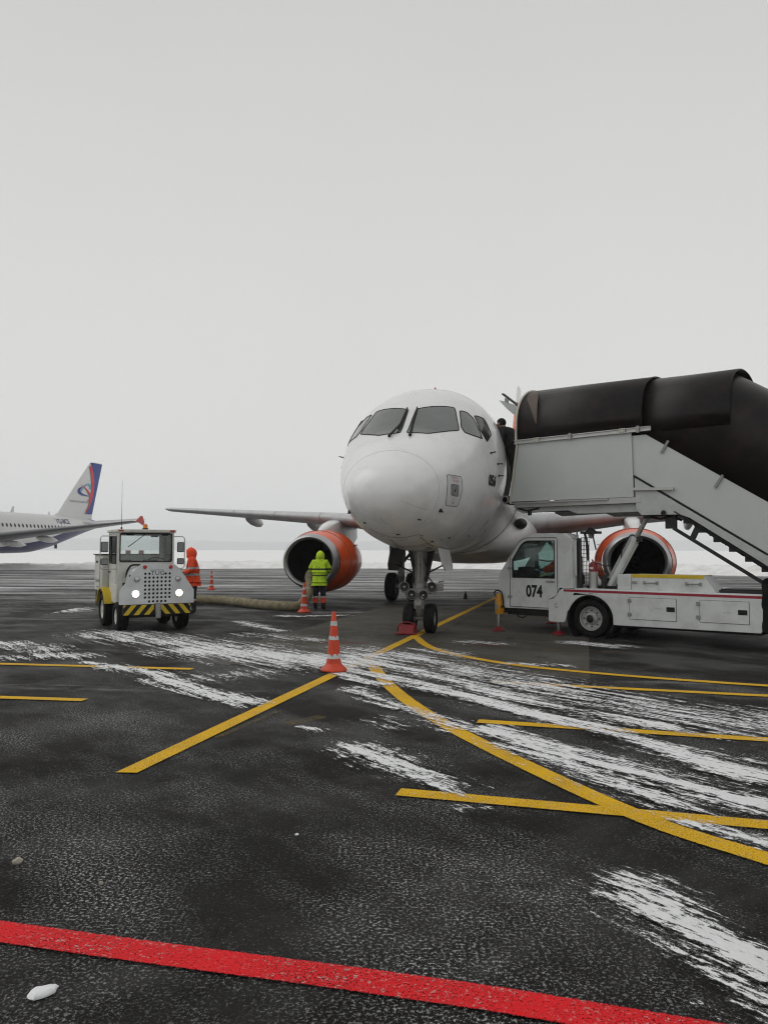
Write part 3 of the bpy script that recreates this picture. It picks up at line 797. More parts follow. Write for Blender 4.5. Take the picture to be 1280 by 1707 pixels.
# radome seam, access panels, belly seams
ring = [p for p in fring(0.9, 60)]
ring = [V(p.x, p.y + .06 - .07 * (p.z - 2.8), p.z) for p in ring]
snap_line('radome_seam', ring, .0032, SEAML, jet, True, 0.0, 20)
snap_line('panel_seam', [(.37, .17, 2.54), (.74, .85, 2.38)], .003, SEAML, jet)
snap_line('panel_seam', [(-.02, .35, 2.28), (.10, .85, 2.07)], .003, SEAML, jet)
snap_line('panel_seam', [(-.42, 1.0, 2.10), (-.05, 1.30, 1.95), (.40, 1.40, 1.97), (.46, 1.6, 1.95)], .006, SEAM, jet)
for x0 in (-.16, .42):
    snap_line('gear_bay_seam', [(x0, 1.55, 1.9), (x0, 2.2, 1.8), (x0 + .02, 2.75, 1.7)], .007, SEAM, jet)
for y, hf in ((7.75, .012), (3.95, .003), (5.9, .003)):
    rg = fring(y, 60)
    low = [rg[k % 60] for k in range(29, 61)] if y == 7.75 else rg[:31]
    snap_line('frame_seam', low, hf, SEAM if y == 7.75 else SEAML, jet)
# ground service placard with its hatch
pl = [(1.00, 1.20, 3.07), (1.20, 1.63, 3.06), (1.205, 1.70, 2.83), (1.11, 1.71, 2.49), (.955, 1.27, 2.49), (1.005, 1.18, 2.74)]
pc = snap_patch('service_placard', pl, mat('placard_white', (0.62, 0.62, 0.63), 0.35, var=0.03), jet, 0.003)
snap_line('placard_border', rounded(pl, .1), .0055, SEAM, pc, True, 0.003)
ht = rounded([(1.07, 1.29, 2.89), (1.16, 1.53, 2.89), (1.14, 1.59, 2.67), (1.06, 1.34, 2.69)], .08)
hp = snap_patch('service_hatch', ht, HATCHG, pc, 0.007, .04)
snap_line('hatch_rim', ht, .005, SEAM, pc, True, 0.006)
snap_patch('hatch_latch', [(1.105, 1.42, 2.80), (1.12, 1.46, 2.80), (1.11, 1.46, 2.76), (1.10, 1.42, 2.76)], BLACK, pc, 0.010, .03)
def skin_text(name, body, size, c, m, par, fs=(1, 1), off=.007, bold=0.0):
    """Lettering wrapped on the left side: text runs aft."""
    c = V(*c); q, nrm, _, _ = BV.find_nearest(c)
    if nrm.x < 0: nrm = -nrm
    up = V(0, 0, 1); t = up.cross(nrm).normalized(); u2 = nrm.cross(t).normalized()
    return lettering(name, body, size, lambda u, v: snap(c + t * u + u2 * v, off), m, par, fs, bold)
skin_text('lettering', 'SERVICE', .06, (1.11, 1.42, 3.02), TXTRED, pc)
skin_text('lettering', 'POWER', .065, (1.12, 1.44, 2.955), TXTRED, pc)
skin_text('lettering', '115', .055, (1.09, 1.46, 2.615), TXTRED, pc)
skin_text('lettering', '400', .065, (1.06, 1.48, 2.55), TXTRED, pc)
skin_text('lettering', '056', .30, (1.60, 3.10, 3.08), BLACK, jet, (1.15, 1), bold=.016)
# air data probes and drain masts
def probe(p, kind):
    q = snap(p, 0.0); nn = BV.find_nearest(V(*p))[1]
    if nn.dot(q - V(0, q.y + 1.0, 3.2)) < 0: nn = -nn
    bb = MB()
    if kind == 'T':
        bb.tube([q, q + nn * .10], .012, 6); bb.tube([q + nn * .10 + V(0, .05, 0), q + nn * .10 - V(0, .12, 0)], [.012, .006], 6)
        bb.sphere(q, .028, 8, 5)
    else:
        bb.sphere(q, .04, 8, 6); bb.tube([q, q + nn * .06 + V(0, .05, 0)], [.02, .012], 6)
    bb.build('air_data_probe', BLACK, jet)
for s in (1, -1):
    for p in ((1.53, 3.05, 3.65), (1.62, 3.46, 3.47), (1.62, 3.56, 3.24)): probe((p[0] * s, p[1], p[2]), 'T')
    probe((.88 * s, 1.19, 2.39), 'n')
for p in ((.56, .81, 2.22), (-.40, .76, 2.22), (.10, 1.09, 1.99), (.95, 3.6, 2.05), (.5, 2.2, 1.86), (.75, 2.6, 1.95)): 
    q = snap(p, .002); bb = MB(); bb.bar(q + V(-.02, -.03, 0), q + V(.02, .04, -.008), .022, .02); bb.build('drain_port', BLACK, jet)
bb = MB(); q = snap((.10, 4.6, 5.3)); bb.tube([q, q + V(0, 0, .07)], [.025, .02], 6); bb.build('beacon_light', REDLENS, jet)
for y, h in ((6.2, .32), (9.0, .28)):
    bb = MB(); z0 = fsec(y)[1]; bb.loft([[V(sx_ * .012, y + o, z0 - .02) for sx_, o in ((-1, 0), (1, 0), (1, .3), (-1, .3))], [V(sx_ * .006, y + o, z0 + h) for sx_, o in ((-1, .18), (1, .18), (1, .32), (-1, .32))]])
    bb.build('blade_antenna', WHITE, jet)
# side windows and doors of the cabin
dr = MB()
snap_line('door_outline', [(1.71, 4.45, 2.75), (1.73, 4.45, 3.6), (1.55, 4.45, 4.5), (1.52, 5.25, 4.55), (1.73, 5.25, 3.6), (1.70, 5.25, 2.75)], .006, SEAM, jet, True, 0)
snap_patch('doorway', rounded([(1.71, 4.5, 2.78), (1.74, 4.5, 3.6), (1.57, 4.5, 4.48), (1.57, 5.22, 4.5), (1.74, 5.22, 3.6), (1.71, 5.22, 2.78)]), INTER, jet, .004, .12)
for i in range(20):
    y = 6.2 + i * .72
    for s in (1, -1):
        snap_patch('cabin_window', rounded([(1.66 * s, y, 3.78), (1.66 * s, y + .24, 3.78), (1.60 * s, y + .24, 4.12), (1.60 * s, y, 4.12)], .3), WINDOWD, jet, .004, .2)

# belly fairing, wings
def fair_ring(y, hw, zb, zt, n=40):
    return [V(hw * math.copysign(abs(math.cos(2 * math.pi * k / n)) ** .8, math.cos(2 * math.pi * k / n)), y, (zb + zt) / 2 + (zt - zb) / 2 * math.copysign(abs(math.sin(2 * math.pi * k / n)) ** .8, math.sin(2 * math.pi * k / n))) for k in range(n)]
b = MB(); b.loft([fair_ring(*q) for q in ((7.9, 1.0, 1.62, 2.2), (8.4, 1.45, 1.50, 2.5), (9.2, 1.78, 1.38, 2.75), (10.2, 1.95, 1.32, 2.9), (12, 2.0, 1.29, 2.95), (14.5, 2.0, 1.29, 2.95), (16.5, 1.8, 1.36, 2.8), (18, 1.35, 1.52, 2.5), (19, .8, 1.66, 2.2))])
b.build('belly_fairing', BELLY, jet, smooth=60)
for s in (1, -1):
    bb = MB(); bb.sphere((1.62 * s, 9.0, 2.44), (.17, .28, .15), 14, 8); bb.build('landing_light', DARKST, jet)

def foil(n=18):
    up = []; lo = []
    for i in range(n + 1):
        x = .5 * (1 - math.cos(math.pi * i / n))
        t = 5 * (.2969 * math.sqrt(x) - .126 * x - .3516 * x * x + .2843 * x ** 3 - .1036 * x ** 4)
        cam_ = .08 * x * (1 - x)
        up.append((x, cam_ + t)); lo.append((x, cam_ - t))
    return up + lo[-2:0:-1]
FO = foil()
def wsec(s, le, te, z, tc, tw=0.0):
    c = te - le
    return [V(s, le + x * c, z + t * tc * c - tw * (x - .3) * c) for x, t in FO]
def wing_at(s):
    k = [(1.2, 9.9, 15.9, 2.38, .13), (4.6, 11.65, 15.45, 2.74, .12), (13.5, 16.2, 17.75, 3.42, .105), (13.9, 16.75, 17.85, 3.46, .09)]
    for a, c in zip(k[:-1], k[1:]):
        if s <= c[0] or c is k[-1]:
            t = (s - a[0]) / (c[0] - a[0]); return [a[i] + (c[i] - a[i]) * t for i in range(5)]
SS = [1.2, 2.2, 3.4, 4.6, 6, 8, 10, 12, 13.5, 13.75, 13.9]
for side in (1, -1):
    w_e = MB(); secs = []
    for s in SS:
        _, le, te, z, tc = wing_at(s)
        if s == 13.9: tc *= .35
        secs.append([V(p.x * side, p.y, p.z) for p in wsec(s, le, te, z, tc, .03)])
    w_e.loft(secs)
    wg = w_e.build('wing', WINGM, jet, smooth=50)
    # slat segments standing proud of the leading edge
    for s0, s1 in ((2.3, 4.0), (5.3, 7.3), (7.36, 9.4), (9.46, 11.5), (11.56, 13.3)):
        q = MB(); ss_ = []
        for s in (s0, s1):
            _, le, te, z, tc = wing_at(s); c = te - le
            up = [(x, t) for x, t in FO[:19] if x < .15]; lo = [(x, t) for x, t in FO[19:] if x < .09]
            out = [V(s * side, le - .03 + x * c * 1.0, z + t * tc * c * 1.06 - .03 * (x - .3) * c) for x, t in lo + up]
            inn = [V(s * side, le + .10 + x * c * .8, z + t * tc * c * .8) for x, t in reversed(lo + up)]
            ss_.append(out + inn)
        q.loft(ss_); q.build('slat', WINGM, wg, smooth=50)
    for s, ln, r in ((6.7, 2.0, .21), (9.6, 1.75, .18), (3.5, 2.0, .22)):
        _, le, te, z, tc = wing_at(s); q = MB()
        prof = [(0, .02), (.12, .5), (.35, .9), (.6, 1.0), (.85, .75), (1.0, .05)]
        sec_ = []
        for t, rr in prof:
            y = te - ln * .72 + t * ln
            sec_.append([V((s + r * .6 * rr * math.cos(2 * math.pi * k / 16)) * side, y, z - .16 - t * .16 + r * 1.15 * rr * math.sin(2 * math.pi * k / 16)) for k in range(16)])
        q.loft(sec_); q.build('flap_fairing', BELLY, wg, smooth=60)
    # horizontal tail
    q = MB(); q.loft([[V(p.x * side, p.y, p.z) for p in wsec(s, le, te, z, tc)] for s, le, te, z, tc in ((.4, 25.2, 28.0, 4.75, .1), (5.2, 28.0, 29.4, 5.2, .09), (5.35, 28.4, 29.45, 5.21, .04))])
    q.build('tailplane', WHITE, jet, smooth=50)
# fin: white tip over orange
q = MB()
def finsec(z, le, te, t): return [V(w * t * (te - le), le + x * (te - le), z) for x, w in FO]
q.use(ORANGE).loft([finsec(4.9, 23.0, 28.2, .1), finsec(7.2, 25.0, 28.7, .1), finsec(9.2, 26.7, 29.2, .1)])
q.use(WHITE).loft([finsec(9.205, 26.7, 29.2, .1), finsec(10.2, 27.6, 29.45, .1), finsec(10.3, 27.9, 29.45, .04)])
q.build('fin', None, jet, smooth=50)

# engines
def engine(side):
    e = empty('engine', (4.65 * side, 9.3, 1.38), 0, jet)
    sx, sz = .99, .92
    lip = MB(); lip.lathe([(.10, .715), (.03, .755), (0, .79), (.02, .825), (.09, .865), (.24, .905)], 48, None, sx, sz)
    lip.build('inlet_lip', LIPM, e, smooth=60)
    cowl = MB(); cowl.lathe([(.243, .905), (.45, .96), (.8, 1.05), (1.25, 1.09), (1.7, 1.065), (2.2, .96), (2.62, .87)], 48, None, sx * 1.02, sz * .97)
    cw = cowl.build('cowl', ORANGE, e, smooth=60)
    for y, r in ((.8, 1.055),):
        sm = MB(); sm.tube([V(r * sx * 1.02 * math.cos(2 * math.pi * k / 48), y, r * sz * .97 * math.sin(2 * math.pi * k / 48)) for k in range(49)], .005, 4, cap=False); sm.build('cowl_seam', SEAM, cw)
    st = MB(); st.plate([(1.15, .98), (1.75, .98), (1.75, 1.13), (1.6, 1.15)], [], lambda u, v, t: V(-v * math.cos(.5) * side + t * .5, u, v * math.sin(.5) * .92 + t * .8), -.01, .01); st.build('strake', ORANGE, cw)
    rev = MB(); rev.lathe([(2.625, .865), (2.9, .79), (3.15, .70), (3.2, .68), (3.15, .64)], 48, None, sx, sz); rev.build('exhaust_nozzle', mat('nozzle_metal', (.22, .21, .20), .38, metal=.8, var=.2), e, smooth=60)
    core = MB(); core.lathe([(2.6, .5), (3.3, .42), (3.7, .30), (3.72, .27), (3.6, .2), (4.1, .03)], 32); core.build('core_nozzle', DARKST, e, smooth=60)
    d = MB(); d.lathe([(.10, .7145), (.28, .675), (.55, .664), (.95, .655), (1.2, .65), (1.21, .02)], 40, None, sx, sz); d.build('inlet_duct', DUCT, e, smooth=60)
    f = MB()
    for k in range(24):
        a = 2 * math.pi * k / 24; ca, sa = math.cos(a), math.sin(a)
        rad = V(ca, 0, sa); tan = V(-sa, 0, ca); r0, r1 = .17, .63
        p = []
        for r, tw in ((r0, 25), (.4, 45), (r1, 62)):
            dv = tan * math.sin(R(tw)) + V(0, 1, 0) * math.cos(R(tw)); w_ = .07 + .04 * r
            c = rad * r + V(0, .98, 0)
            p.append((c - dv * w_, c + dv * w_))
        vs = [x for t in p for x in t]
        f.add([V(v.x * sx, v.y, v.z * sz) for v in vs], [(0, 1, 3, 2), (2, 3, 5, 4)])
    f.build('fan', FANM, e, recalc=False)
    sp = MB(); sp.lathe([(.62, .005), (.66, .05), (.78, .12), (.95, .18), (1.0, .18)], 24); sp.build('spinner', FANM, e, smooth=60)
    py = MB()
    sec_ = []
    for y, zb, zt, w_ in ((.75, .80, .86, .03), (1.1, .78, 1.02, .12), (1.6, .76, 1.18, .19), (2.2, .72, 1.30, .22), (2.9, .55, 1.36, .22), (3.8, .45, 1.30, .18), (4.8, .75, 1.2, .06)):
        sec_.append([V(w_ * c, y, zb if zz == 0 else zt - (.06 if abs(c) == 1 else 0)) for c, zz in ((-1, 0), (1, 0), (1, 1), (.6, 1), (-.6, 1), (-1, 1))])
    # the pylon keeps under the wing
    py.loft(sec_); py.build('pylon', WHITE, e, smooth=50, bevel=.03)
    return e
engine(-1); engine(1)

# landing gear
def wheel_set(name, parent, c, r, w, rim_r, m_rim=None):
    """Wheel with axis along X: tyre with a rounded tread, rim with hub."""
    wh = empty(name, c, 0, parent)
    M = Matrix.Rotation(R(-90), 4, 'Z')
    t = MB(); h = w / 2
    t.lathe([(-h * .75, rim_r), (-h, rim_r + .03), (-h, r * .82), (-h * .85, r * .95), (-h * .5, r), (-h * .18, r), (-h * .16, r * .985), (-h * .1, r * .985), (-h * .08, r), (h * .08, r), (h * .1, r * .985), (h * .16, r * .985), (h * .18, r), (h * .5, r), (h * .85, r * .95), (h, r * .82), (h, rim_r + .03), (h * .75, rim_r)], 36, M)
    t.build('tyre', RUBBER, wh, smooth=35)
    q = MB()
    for s in (-1, 1):
        q.lathe([(s * h * .75, rim_r), (s * h * .7, rim_r * .92), (s * h * .3, rim_r * .8), (s * h * .35, rim_r * .35), (s * h * .8, rim_r * .3), (s * h * .82, .002)], 24, M)
    q.build('rim', m_rim or STEEL, wh, smooth=35)
    return wh
ng = empty('nose_gear', (0, 3.42, 0), 0, jet)
for s in (-1, 1): wheel_set('wheel', ng, (.215 * s, 0, .305), .305, .215, .15)
q = MB()
q.tube([(0, .02, 1.95), (0, .0, 1.5), (0, 0, 1.1), (0, 0, .95)], [.17, .14, .115, .11], 14); q.tube([(0, 0, .95), (0, 0, .30)], .055, 12)
q.tube([(-.14, 0, .305), (.14, 0, .305)], .05, 10); q.tube([(0, 0, 1.02), (0, 0, .92)], .15, 14); q.build('strut', STEEL, ng)
q = MB(); q.bar((-.13, -.02, 1.75), (0, -.12, 1.05), .05, .06); q.bar((.13, -.02, 1.75), (0, -.12, 1.05), .05, .06); q.tube([(0, -.14, 1.72), (0, -.15, 1.05)], .035, 8); q.build('drag_brace', STEEL, ng)
q = MB(); q.plate([(-.30, 1.78), (.30, 1.78), (.13, 1.05), (-.13, 1.05)], [], lambda u, v, t: V(u, .10 + t, v), 0, .06); q.build('brace_panel', DARKST, ng, bevel=.01)
q = MB(); q.bar((0, -.10, .80), (0, -.22, .58), .14, .03, (0, 1, 0)); q.bar((0, -.22, .58), (0, -.08, .36), .12, .03, (0, 1, 0)); q.build('torque_link', STEEL, ng)
q = MB(); q.bar((0, -.14, .74), (0, -.14, .50), .20, .03, (0, 1, 0)); q.build('tow_fitting', STEEL, ng, bevel=.008)
q = MB(); q.tube([(-.16, 0, 1.12), (.16, 0, 1.12)], .06, 10); q.tube([(.12, .05, 1.2), (.26, -.02, 1.05), (.30, -.03, .88), (.2, -.04, .8)], .014, 6); q.tube([(-.1, -.1, 1.5), (-.13, -.12, 1.2), (-.09, -.12, .98)], .012, 6)
q.tube([(.1, -.1, 1.55), (.19, -.10, 1.25), (.14, -.1, 1.02)], .012, 6); q.build('steering_unit', DARKST, ng)
for x, z in ((-.30, .955), (.28, .955), (-.145, .79), (.10, .785)):
    l = empty('taxi_light', (x, -.16, z), 0, ng); M = Matrix.Identity(4)
    q = MB(); q.lathe([(.12, .05), (.05, .09), (-.02, .108), (-.035, .108), (-.04, .10), (-.02, .096)], 20); q.build('housing', STEEL, l)
    q = MB(); q.lathe([(-.018, .094), (.02, .07), (.045, .03), (.045, .002)], 20); q.build('reflector', REFLEC, l)
    q = MB(); q.sphere((0, .0, 0), .024, 8, 6); q.build('bulb', LENS, l)
q = MB(); q.box((0, -.09, .87), (.72, .05, .10)); q.box((.42, -.1, .95), (.16, .06, .14)); q.tube([(.40, -.1, 1.06), (.52, -.1, 1.07)], .018, 6); q.build('light_bracket', STEEL, ng, bevel=.01)
for s in (-1, 1):
    q = MB(); q.plate([(-.55, 1.76), (.62, 1.72), (.60, 1.38), (.45, 1.27), (-.35, 1.30), (-.5, 1.42)], [], lambda u, v, t: V((.47 + t + (1.76 - v) * .22) * s, u, v), 0, .03)
    q.build('gear_door', BELLY if s > 0 else DARKST, ng, bevel=.006)
    q = MB(); q.tube([(.52 * s, 0, 1.42), (.12 * s, .05, 1.22)], .018, 6); q.build('door_link', DARKST, ng)
b = MB(); b.plate([(-.34, 2.7), (.34, 2.7), (.34, 4.5), (-.34, 4.5)], [], lambda u, v, t: V(u, v, fsec(v)[0] - .012 + t + u * u * .33), 0, .006); b.build('gear_bay', INTER, jet, smooth=0)

def main_gear(side):
    g = empty('main_gear', (2.75 * side, 13.3, 0), 0, jet)
    for s in (-1, 1): wheel_set('wheel', g, (.36 * s, 0, .475), .475, .34, .24)
    q = MB(); q.tube([(0, 0, 2.5), (0, 0, 1.3)], .13, 12); q.tube([(0, 0, 1.3), (0, 0, .47)], .085, 12); q.tube([(-.3, 0, .475), (.3, 0, .475)], .09, 10); q.build('strut', STEEL, g)
    q = MB(); q.tube([(-.08 * side, 0, 1.35), (-.75 * side, .1, 2.2)], .05, 8); q.tube([(0, -.1, 1.2), (.0, -.7, 2.3)], .045, 8); q.build('side_brace', DARKST, g)
    q = MB(); q.bar((0, -.14, 1.15), (0, -.34, .85), .16, .04, (0, 1, 0)); q.bar((0, -.34, .85), (0, -.1, .55), .16, .04, (0, 1, 0)); q.build('torque_link', STEEL, g)
    q = MB(); q.plate([(-.6, 2.45), (.6, 2.45), (.6, 1.5), (.3, 1.28), (-.45, 1.3)], [], lambda u, v, t: V((.28 + t) * side, u, v), 0, .035); q.build('gear_door', DARKST, g, bevel=.008)
    q = MB(); q.tube([(-.28 * side, -.3, 1.4), (-.6 * side, -.5, 1.36), (-.95 * side, -.6, 1.42)], .025, 6); q.build('brake_line', DARKST, g)
main_gear(-1); main_gear(1)

# ------------------------------------------------------------------ passenger stair truck (local: X rearward, Y away from the camera, Z up)
truck = empty('stair_truck', (4.01, 15.03, 0), R(-40.4))
tag(truck, 'white airport stair truck with black arched canopy docked at the parked airliner', 'stair truck')
W2 = 2.2
side = lambda u, v, t: V(u, t, v)
def tpart(mb, name, m, smooth=40, bevel=0.0, parent=None): return mb.build(name, m, parent or truck, smooth, bevel)

# chassis and skirts
b = MB(); b.box((.95, 1.1, .50), (5.9, 1.2, .22)); b.box((-1.3, 1.1, .40), (1.3, 1.9, .10)); tpart(b, 'chassis', DARKST, bevel=.01)
arch_n = arc(0, .36, .475, 178, 2, 18)
sk = [(-.90, .30), (-.87, .27), (-.56, .27), (-.53, .30), (-.475, .50)] + arch_n[2:-1] + [(.47, .28), (3.08, .30), (3.12, .36), (3.12, .945), (-.58, .945), (-.66, .90), (-.72, .80), (-.80, .735), (-.90, .71)]
for y0, y1 in ((0, .04), (W2 - .04, W2)):
    b = MB(); b.plate(sk, [], side, y0, y1); s_ = tpart(b, 'side_skirt', TRUCKW, bevel=.008)
    yy = -.003 if y0 == 0 else W2 + .003
    b = MB(); b.plate([(-.56, .885), (3.115, .885), (3.115, .93), (-.56, .93)], [], side, yy, yy + (.002 if y0 == 0 else -.002)); b.build('red_stripe', REDSTR, s_, 0)
b = MB(); b.box((1.40, 1.1, .935), (3.50, 2.10, .045)); tpart(b, 'deck', TRUCKW, bevel=.01)
b = MB(); b.lathe([(-.04, .50), (-.06, .46), (.35, .46), (.38, .50)], 30, Matrix.Translation((0, .06, .36))); tpart(b, 'wheel_housing', BLACK)
b = MB(); b.box((1.75, .35, .275), (2.6, .5, .05)); tpart(b, 'under_tray', BLACK)
# locker doors on the visible side
for x0, x1, z0, z1, hx in ((.80, 1.67, .42, .82, .80), (2.08, 2.90, .44, .82, 2.06)):
    d = MB(); d.plate(rrect(x0, z0, x1, z1, .012), [], side, -.010, .006); dd = tpart(d, 'locker_door', TRUCKW, bevel=.003)
    gp = MB(); gp.plate(rrect(x0 - .007, z0 - .007, x1 + .007, z1 + .007, .015), [rrect(x0, z0, x1, z1, .012)], side, -.0045, -.001); gp.build('door_gap', SEAM, dd, 0)
    for hz_ in (z0 + .08, z1 - .06):
        h = MB(); h.box((hx + .0, -.016, hz_), (.07, .014, .065)); h.build('hinge', HATCHG, dd, bevel=.004)
    l = MB(); l.box((x1 - .10, -.013, (z0 + z1) / 2 + .01), (.15, .012, .085)); l.build('latch', BLACK, dd, bevel=.006)
lettering('lettering', 'HYDRAULIC', .035, lambda u, v: V(1.32 + u, -.0115, .64 + v), SEAML, truck)
lettering('lettering', 'BATTERY', .035, lambda u, v: V(2.55 + u, -.0115, .62 + v), SEAML, truck)
lettering('lettering', '380 kPa', .03, lambda u, v: V(.02 + u, -.0025, .862 + v), SEAM, truck)
lettering('lettering', '↻', .11, lambda u, v: V(-.72 + u, -.0025, .59 + v), BLACK, truck)
# storage box on deck with yellow edge and grab handles
for x0, x1, slope in ((.80, 2.12, .22), (.52, .795, 0)):
    b = MB(); b.plate([(x0, .958), (x1 + slope, .958), (x1, 1.245), (x0, 1.245)], [], side, .10, .62); bx = tpart(b, 'storage_box', TRUCKW, bevel=.008)
    if slope:
        y = MB(); y.plate([(x0, 1.195), (x1 + .03, 1.195), (x1, 1.247), (x0, 1.247)], [], side, .094, .0985); y.build('yellow_edge', YELP, bx, 0)
        y = MB(); y.box(((x0 + x1) / 2, .36, 1.2495), (x1 - x0, .50, .006)); y.build('yellow_edge', YELP, bx, 0)
        for hx in (1.17, 1.95):
            h = MB(); h.tube([(hx - .11, .098, 1.10), (hx - .10, .06, 1.10), (hx + .10, .06, 1.10), (hx + .11, .098, 1.10)], .011, 8)
            h.box((hx - .12, .094, 1.10), (.05, .01, .06)); h.box((hx + .12, .094, 1.10), (.05, .01, .06)); h.build('grab_handle', STEEL, bx)
        h = MB(); h.box((.86, .092, 1.10), (.10, .012, .05)); h.build('latch', STEEL, bx, bevel=.004)
b = MB(); b.box((.28, .45, .985), (.95, .42, .05)); tpart(b, 'deck_mat', BLACK, bevel=.02)
b = MB(); b.box((2.75, .5, .985), (.75, .75, .05)); b.box((2.75, .5, 1.02), (.7, .7, .02)); tpart(b, 'tread_plate', DARKST, bevel=.01)
b = MB(); b.loft([[V(3.12 + x, y, z) for x, y in ((-.02, -.02), (.10, -.05), (.30, -.05), (.30, .35), (-.02, .35))] for z in (.30, .34)] +
                 [[V(3.12 + x + o, y - o, z) for x, y in ((-.02, -.02), (.10, -.05), (.30, -.05), (.30, .35), (-.02, .35))] for z, o in ((.5, -.03), (.7, -.035), (.9, .01), (1.02, .02), (1.10, .0), (1.18, .02), (1.24, .08))])
tpart(b, 'rubber_corner_guard', RUBBER, smooth=70, bevel=.03)

# wheels
def truck_wheel(x, y):
    wh = empty('wheel', (x, y, .375), 0, truck); flip = 1 if y < 1 else -1
    M = Matrix.Scale(-1, 4, (0, 1, 0)) if flip < 0 else None
    t = MB(); h = .125; r = .375; rr = .235
    t.lathe([(-h * .8, rr), (-h, rr + .03), (-h * 1.02, r * .84), (-h * .85, r * .96), (-h * .55, r), (h * .55, r), (h * .85, r * .96), (h, rr + .03), (h * .8, rr)], 40, M)
    t.build('tyre', RUBBER, wh, 40)
    q = MB(); q.lathe([(-h * .78, rr + .004), (-h * .95, rr - .004), (-h * .9, rr - .02), (-h * .5, rr - .04), (-h * .45, .13), (-h * .75, .115), (-h * .8, .085), (-h * 1.2, .08), (-h * 1.25, .06), (-h * 1.25, .002)], 32, M); q.build('rim', mat('wheel_rim_grey', (0.40, 0.40, 0.40), 0.45, metal=.3, var=.15, dirt=((.12, .1, .08), .5, 8)), wh, 35)
    q = MB(); q.lathe([(-h * 1.26, .075), (-h * 1.34, .06), (-h * 1.36, .002)], 20, M); q.build('hub_cap', BLACK, wh, 35)
    q = MB()
    for k in range(8):
        a = 2 * math.pi * k / 8
        q.tube([(.16 * math.cos(a), -h * .42 * flip, .16 * math.sin(a)), (.16 * math.cos(a), -h * .62 * flip, .16 * math.sin(a))], .016, 6)
    q.build('wheel_nuts', DARKST, wh)
for x, y in ((0, .145), (0, W2 - .145), (3.9, .16), (3.9, W2 - .16)): truck_wheel(x, y)

# one-man cab on the near side, its rear inner corner cut away
CW = .98
prof = [(-2.06, .50), (-2.08, .62), (-2.08, 1.12), (-2.05, 1.22), (-1.62, 1.85), (-1.54, 1.94), (-1.42, 2.00), (-1.26, 2.025), (-.60, 2.025), (-.49, 2.00), (-.42, 1.93), (-.38, 1.82), (-.36, .955), (-.66, .955), (-.74, .80), (-.83, .745), (-.90, .72), (-.90, .50)]
win = [(-1.735, 1.145), (-.765, 1.145), (-.765, 1.90), (-1.36, 1.90), (-1.45, 1.875), (-1.53, 1.81), (-1.735, 1.51)]
prof_far = [p for p in prof if p[0] < -.80 and p[1] != .72] ; prof_far = prof[:8] + [(-.74, 2.025), (-.74, .50)]
win_far = [(-1.735, 1.145), (-.86, 1.145), (-.86, 1.90), (-1.36, 1.90), (-1.45, 1.875), (-1.53, 1.81), (-1.735, 1.51)]
cabe = MB()
for y0, y1 in ((.02, .07), (CW - .07, CW - .02)):
    cabe.plate(prof if y0 < .5 else [((u if u < -.72 else -.72), v) for u, v in prof if u < -.74] + [(-.72, .50)] if False else (prof if y0 < .5 else prof_far), [win if y0 < .5 else win_far], side, y0, y1)
strip = prof[:13]
edge = [(-2.08, 1.12), (-2.05, 1.22)]
# front below the windscreen, roof, back wall with a window opening
def sheet(mb, pts, y0, y1, t=.03):
    for (a, c), (d, e) in zip(pts[:-1], pts[1:]):
        n_ = V(e - c, 0, -(d - a)); n_.normalize()
        mb.add([V(a, y0, c), V(d, y0, e), V(d, y1, e), V(a, y1, c), V(a, y0, c) - n_ * t, V(d, y0, e) - n_ * t, V(d, y1, e) - n_ * t, V(a, y1, c) - n_ * t], [(0, 1, 2, 3), (7, 6, 5, 4), (0, 4, 5, 1), (1, 5, 6, 2), (2, 6, 7, 3), (3, 7, 4, 0)])
sheet(cabe, [(-2.06, .50), (-2.08, .62), (-2.08, 1.12), (-2.05, 1.22)], .07, CW - .07)
sheet(cabe, [(-1.62, 1.85), (-1.54, 1.94), (-1.42, 2.00), (-1.26, 2.025), (-.74, 2.025)], .07, CW - .07)
cabe.add([V(-.74, .07, 2.025), V(-.60, .07, 2.025), V(-.60, .66, 2.025), V(-.74, CW - .07, 2.025), V(-.74, .07, 1.995), V(-.60, .07, 1.995), V(-.60, .66, 1.995), V(-.74, CW - .07, 1.995)], [(0, 1, 2, 3), (7, 6, 5, 4), (1, 5, 6, 2), (2, 6, 7, 3)])
sheet(cabe, [(-.60, 2.025), (-.49, 2.00), (-.42, 1.93), (-.38, 1.82)], .07, .33)
cabe.plate(rrect(.07, .955, .33, 1.84, .005), [], lambda u, v, t: V(-.375 + t, u, v), 0, .03)
ca, cc = V(-.36, .33, 0), V(-.74, CW - .02, 0)
cabe.plate([(0, .955), (1, .955), (1, 2.02), (.35, 2.02), (.05, 1.84), (0, 1.84)], [[(.2, 1.30), (.8, 1.30), (.8, 1.80), (.2, 1.80)]], lambda u, v, t: ca.lerp(cc, u) + V(-.05 * t, -.05 * t, v), 0, .5)
cabo = cabe.build('cab', TRUCKW, truck, 40, .006)
b = MB(); b.plate([(-1.735 + .002, 1.147), (-.767, 1.147), (-.767, 1.898), (-1.36, 1.898), (-1.45, 1.873), (-1.53, 1.808), (-1.733, 1.51)], [], side, .040, .046); b.build('door_window', GLASSD, cabo, 0)
b = MB(); b.plate([(-1.733, 1.147), (-.862, 1.147), (-.862, 1.898), (-1.36, 1.898), (-1.45, 1.873), (-1.53, 1.808), (-1.733, 1.51)], [], side, CW - .046, CW - .040); b.build('door_window', GLASST, cabo, 0)
b = MB(); b.add([V(-2.04, .07, 1.235), V(-2.04, CW - .07, 1.235), V(-1.625, CW - .07, 1.845), V(-1.625, .07, 1.845)], [(0, 1, 2, 3)]); b.build('windscreen', GLASST, cabo, 0)
